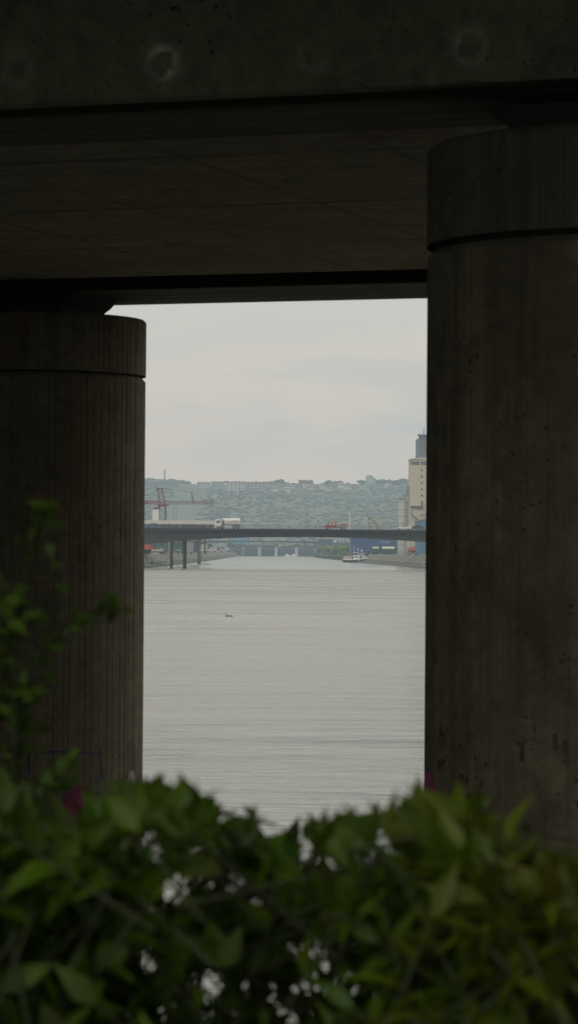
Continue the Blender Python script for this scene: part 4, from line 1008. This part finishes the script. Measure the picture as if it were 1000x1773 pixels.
lime = P('lime_roof', (.36, .44, .26), .6, .15, .6); pgr = P('pale_green_roof', (.52, .60, .44), .6, .15, .6); dgr = P('dark_green_body', (.06, .11, .085), .7, .2, .6)
Y = 1190
wagon(644, 656, Y, Z_(957.5, Y, 650), Z_(946.5, Y, 650), lime, dgr, 'short dark green wagon with bright lime roof behind the bank')
wagon(661, 683, Y, Z_(957.5, Y, 670), Z_(946.5, Y, 670), pgr, dgr, 'long dark green wagon with pale ribbed roof on the right quay')
Y = 1130
pk = P('pink_tank', (.42, .27, .28), .6, .15, .8)
x = X_(696.5, Y); t = thing('storage_tank', (x, Y, LAND), 'small pinkish upright tank between the wagons and red tank', 'tank')
MB().lathe((x, Y, LAND+.6), [(.8, 0), (.9, .1), (.9, 2.2), (.6, 2.7), (.1, 2.9)], 16).build('shell', pk, t)
for sx in (-1, 1): MB().tube((x+sx*.6, Y, LAND), (x+sx*.6, Y, LAND+.62), .1).build('leg', P('frame_dark'), t)
Y = 1090; xa, xb = X_(706, Y), X_(721, Y); r = (Z_(946, Y, 712)-Z_(958, Y, 712))/2; zc = Z_(952, Y, 712)
t = thing('tank_wagon', ((xa+xb)/2, Y, LAND), 'red barrel shaped tank wagon on the right quay', 'wagon')
MB().lathe((xa, Y+1.3, zc), [(r*.6, 0), (r*.93, .2), (r, .5), (r, xb-xa-.5), (r*.93, xb-xa-.2), (r*.6, xb-xa)], 20, True, 'x').build('barrel', P('faded_red_tank', (.36, .09, .08), .6, .3, .7), t)
k = MB()
for f in (.1, .5, .9): k.lathe((xa+(xb-xa)*f-.06, Y+1.3, zc), [(r+.04, 0), (r+.04, .12)], 20, True, 'x')
k.build('band', P('pink_band', (.5, .25, .24), .6), t)
MB().box(xb-.6, xb+.7, Y+.2, Y+2.4, LAND+.8, zc+r*.9).build('end_frame', P('dark_red', (.18, .04, .04), .7), t, bevel=.1)
MB().box(xa, xb, Y+.4, Y+2.2, LAND+.5, LAND+.9).build('underframe', P('frame_dark'), t)
for f in (.15, .3, .7, .85): wheel(t, xa+(xb-xa)*f, Y+.4, LAND+.45, .42, .16)
# grey plant building behind, teal hall far right
Y = 1240; xa, xb = X_(688, Y), X_(716, Y); t = thing('grey_plant', ((xa+xb)/2, Y, LAND), 'pale grey plant building behind the red tank wagon', 'building')
MB().box(xa, xb, Y, Y+12, LAND-.2, Z_(933, Y, 700)).build('wall', P('plant_grey', (.30, .33, .33), .8, .25, .4), t)
MB().box(xa-.3, xb+.3, Y-.3, Y+12.3, Z_(933, Y, 700)+.01, Z_(932, Y, 700)).build('roof', greyroof, t)
for i in range(5): xx = xa+1+i*1.3; MB().box(xx, xx+.8, Y-.1, Y-.01, LAND+3.4+(i % 2)*.7, LAND+4.6+(i % 2)*.7).build('window', P('plant_white', (.55, .56, .55), .6), t)
Y = 1160; xa, xb = X_(722, Y), X_(800, Y); t = thing('teal_hall', ((xa+xb)/2, Y, LAND), 'blue grey hall at the right edge beside the right column', 'building')
MB().box(xa, xb, Y, Y+18, LAND-.2, Z_(934, Y, 730)).build('wall', P('teal_hall_cladding', (.12, .20, .24), .7, .12, .2), t)
MB().box(xa-.3, xb+.3, Y-.3, Y+18.3, Z_(934, Y, 730)+.01, Z_(933, Y, 730)).build('roof', greyroof, t)
k = MB().box(xa, xb, Y-2, Y-.01, LAND+.9, LAND+1.3); k.build('loading_platform', P('plant_grey'), t)

# silo tower
Y = 1120; t = thing('grain_silo', (X_(740, Y), Y, LAND), 'tall cream grain silo tower with grey headhouse and small windows', 'silo')
xa, xb = X_(709, Y, 850), X_(775, Y, 850); zt = Z_(795.5, Y, 720); gc = P('cream_silo', (.52, .47, .37), .85, .08, .12); gf = P('grey_headhouse', (.20, .235, .26), .8, .15, .3)
ch = 1.1
MB().prism_y([(xa, LAND-.2), (xb, LAND-.2), (xb, zt), (xa, zt)], Y, Y+16).build('wall', gc, t, bevel=.35)
MB().prism_y([(xa-.3, zt+.01), (xb+.3, zt+.01), (xb+.3, zt+.5), (X_(735, Y), zt+.75), (xa+.9, zt+.5)], Y-.3, Y+16.3).build('roof', P('cream_trim', (.58, .54, .44), .8, .1, .3), t)
zb1, zt1 = Z_(805, Y, 720), Z_(799, Y, 720)
for pa, pb in ((709.6, 711.3), (712.3, 725.8), (727.6, 741), (743, 756), (758, 772)):
    MB().box(X_(pa, Y, 800), X_(pb, Y, 800), Y-.06, Y+.3, zb1, zt1).build('window', P('band_glass', (.13, .16, .18), .3, .15, .8), t)
for cpx in (729.8, 752):
    for i in range(8):
        py = 814+i*11
        MB().box(X_(cpx-1.6, Y, py), X_(cpx+1.6, Y, py), Y-.08, Y+.3, Z_(py+1.6, Y, cpx), Z_(py-1.3, Y, cpx)).build('window', P('small_dark_window', (.05, .055, .06), .4), t)
hh0 = X_(721.5, Y, 770); hh1 = X_(760, Y, 770); zh = Z_(759.5, Y, 725)
k = MB().box(hh0, hh1, Y+2, Y+14, zt+.76, zh)
for i in range(9): xx = hh0+.3+i*(hh1-hh0-.5)/9; k.box(xx, xx+.2, Y+1.85, Y+2, zt+.8, zh-.1)
k.build('headhouse', gf, t)
MB().box(X_(725.5, Y), hh1-1, Y+4, Y+12, zh+.01, Z_(751.5, Y, 730)).build('headhouse_top', P('dark_headhouse', (.12, .145, .16), .8, .2, .5), t)
k = MB(); k.box(X_(722.5, Y), X_(728, Y), Y+3.8, Y+12, Z_(752.3, Y, 725), Z_(751.3, Y, 725))
for px in (731.5, 733.5): k.tube((X_(px, Y), Y+6, Z_(752, Y, px)), (X_(px, Y), Y+6, Z_(738 if px > 733 else 744, Y, px)), .1)
k.build('roof_equipment', P('dark_headhouse'), t)
k = MB(); pz = Z_(877, Y, 720); k.box(X_(709, Y, 877), X_(731, Y, 877), Y-1.0, Y-.05, pz-.12, pz+.25); k.box(X_(728.5, Y, 877), X_(731, Y, 877), Y-1.1, Y-.05, pz-.9, pz+1.6); k.build('platform', P('platform_steel', (.15, .15, .14), .7), t)
MB().tube(at(710, 888, Y-1.5), at(724, 900, Y-1.5), .38).build('conveyor', P('conveyor_grey', (.28, .27, .25), .7), t)
MB().tube(at(711, 882, Y-1.0), at(711, 890, Y-1.0), .28).build('chute', P('conveyor_grey'), t)
MB().tube(at(726, 894, Y-1.2), at(745, 888, Y-1.2), .22).build('conveyor', P('conveyor_grey'), t)
# low blue building at its foot
Y = 1090; xa, xb = X_(720, Y), X_(790, Y); t = thing('blue_annex', ((xa+xb)/2, Y, LAND), 'small mid blue building at the foot of the cream silo', 'building')
MB().prism_y([(xa, LAND-.2), (xb, LAND-.2), (xb, Z_(900, Y, 735)), (X_(728, Y), Z_(901, Y, 735)), (xa, Z_(904, Y, 720))], Y, Y+14).build('wall', P('mid_blue_cladding', (.10, .21, .32), .7, .1, .3), t)
MB().prism_y([(xa-.2, Z_(904, Y, 720)+.02), (X_(728, Y), Z_(901, Y, 735)+.02), (xb+.2, Z_(900, Y, 735)+.02), (xb+.2, Z_(900, Y, 735)+.3), (X_(728, Y), Z_(901, Y, 735)+.3), (xa-.2, Z_(904, Y, 720)+.3)], Y-.2, Y+14.2).build('roof', greyroof, t)
# small steel silo with stair frame
Y = 1075; x = X_(695.5, Y, 890); r = 7.3*Y/F; zt = Z_(869, Y, 695); t = thing('steel_silo', (x, Y+2, LAND), 'small ribbed steel silo with lattice stair beside the cream tower', 'silo')
MB().lathe((x, Y+2, LAND), [(r, 0), (r, zt-LAND), (r*.5, zt-LAND+.8), (.2, zt-LAND+1.0)], 28).build('shell', P('silo_steel', (.46, .47, .44), .5, .1, .4, .0), t)
k = MB(); nb = 8
for i in range(nb): k.lathe((x, Y+2, LAND+.6+(zt-LAND-.8)*i/(nb-1)), [(r+.1, 0), (r+.1, .16)], 28)
for i in range(10):
    a = 2*math.pi*i/10; k.tube((x+math.cos(a)*(r+.08), Y+2+math.sin(a)*(r+.08), LAND), (x+math.cos(a)*(r+.08), Y+2+math.sin(a)*(r+.08), zt), .07, n=4)
k.build('hoop_frame', P('hoop_steel', (.20, .22, .22), .6), t)
k = MB()
for (pa, qa, pb, qb) in ((689, 866, 703, 866), (689, 864, 703, 864), (692, 861, 692, 868), (698, 862, 705, 846), (700, 864, 707, 848), (696, 863, 700, 866), (703, 842, 708, 842), (705, 840, 705, 866), (707.5, 842, 707.5, 880), (699, 858, 706, 858), (701, 853, 707, 852), (704, 848, 708, 847), (703.5, 868, 703.5, 915), (707, 868, 707, 915)):
    k.tube(at(pa, qa, Y+1), at(pb, qb, Y+1), .14, n=5)
for i in range(7): k.tube(at(703.5, 868+i*6.5, Y+1), at(707, 872+i*6.5, Y+1), .1, n=4); k.tube(at(703.5, 868+i*6.5, Y+1), at(707, 868+i*6.5, Y+1), .08, n=4)
k.build('stair_frame', P('hoop_steel'), t)
# material handler
Y = 1500; t = thing('material_handler', (X_(657, Y), Y, LAND), 'yellow grey material handler raising a bent arm behind the bridge', 'excavator')
ya = P('worn_yellow', (.27, .24, .13), .6, .25, .8)
k = MB(); pts = [at(657, 922, Y), at(655, 912, Y), at(650, 904, Y), at(643, 898.5, Y), at(637.5, 896.5, Y)]; wds = [.95, .88, .78, .64, .45]
for i in range(4): k.tube(pts[i], pts[i+1], wds[i], wds[i+1], 6); lump(k, pts[i+1], wds[i+1], 1, .02)
k.build('boom', ya, t, recalc=False)
k = MB(); k.tube(at(637.5, 896, Y), at(637, 916, Y), .36, .25); k.tube(at(637.5, 898, Y+.3), at(645, 901, Y+.3), .1); k.build('stick', ya, t, recalc=False)
k = MB().box(X_(650, Y), X_(666, Y), Y-1, Y+2, LAND+1.6, LAND+5); k.build('upper_carriage', ya, t, bevel=.15)
MB().box(X_(649, Y), X_(653, Y), Y-1.3, Y-.2, LAND+3, LAND+5).build('cab', glass, t, bevel=.1)
MB().box(X_(651, Y), X_(665, Y), Y-1.2, Y+2.2, LAND+.9, LAND+1.55).build('undercarriage', P('frame_dark'), t)
for p in (652, 664):
    for yy in (Y-1, Y+2): wheel(t, X_(p, Y), yy, LAND+.6, .6, .4)
k = MB(); g0 = at(637, 916, Y)
for a in range(4): an = a*math.pi/2; k.tube(g0, g0+Vector((math.cos(an)*.6, math.sin(an)*.6, -.7)), .1); k.tube(g0+Vector((math.cos(an)*.6, math.sin(an)*.6, -.7)), g0+Vector((math.cos(an)*.2, math.sin(an)*.2, -1.3)), .1, .03)
k.build('grab', P('frame_dark'), t, recalc=False)

# ------------------------------------------------------------------ water bird
Yd = 6*F/(1067-949.2); p = Vector((X_(397, Yd, 1067), Yd, 0))
k = MB()
k.lathe((p.x-.34, p.y, .015), [(.01, 0), (.045, .06), (.065, .20), (.07, .34), (.06, .50), (.03, .62), (.012, .72)], 12, True, 'x')
k.tube((p.x-.24, p.y, .06), (p.x-.29, p.y, .19), .035, .028, 8); k.tube((p.x-.29, p.y, .18), (p.x-.36, p.y, .215), .035, .025, 8); k.tube((p.x-.355, p.y, .213), (p.x-.43, p.y, .205), .013, .004, 6)
tag(k.build('waterbird', P('dark_plumage', (.02, .02, .018), .7), origin=(p.x, p.y, 0), recalc=False), 'dark waterbird floating low on the open canal', 'bird')

for o in bpy.data.objects:
    if '_w' in o: del o['_w']
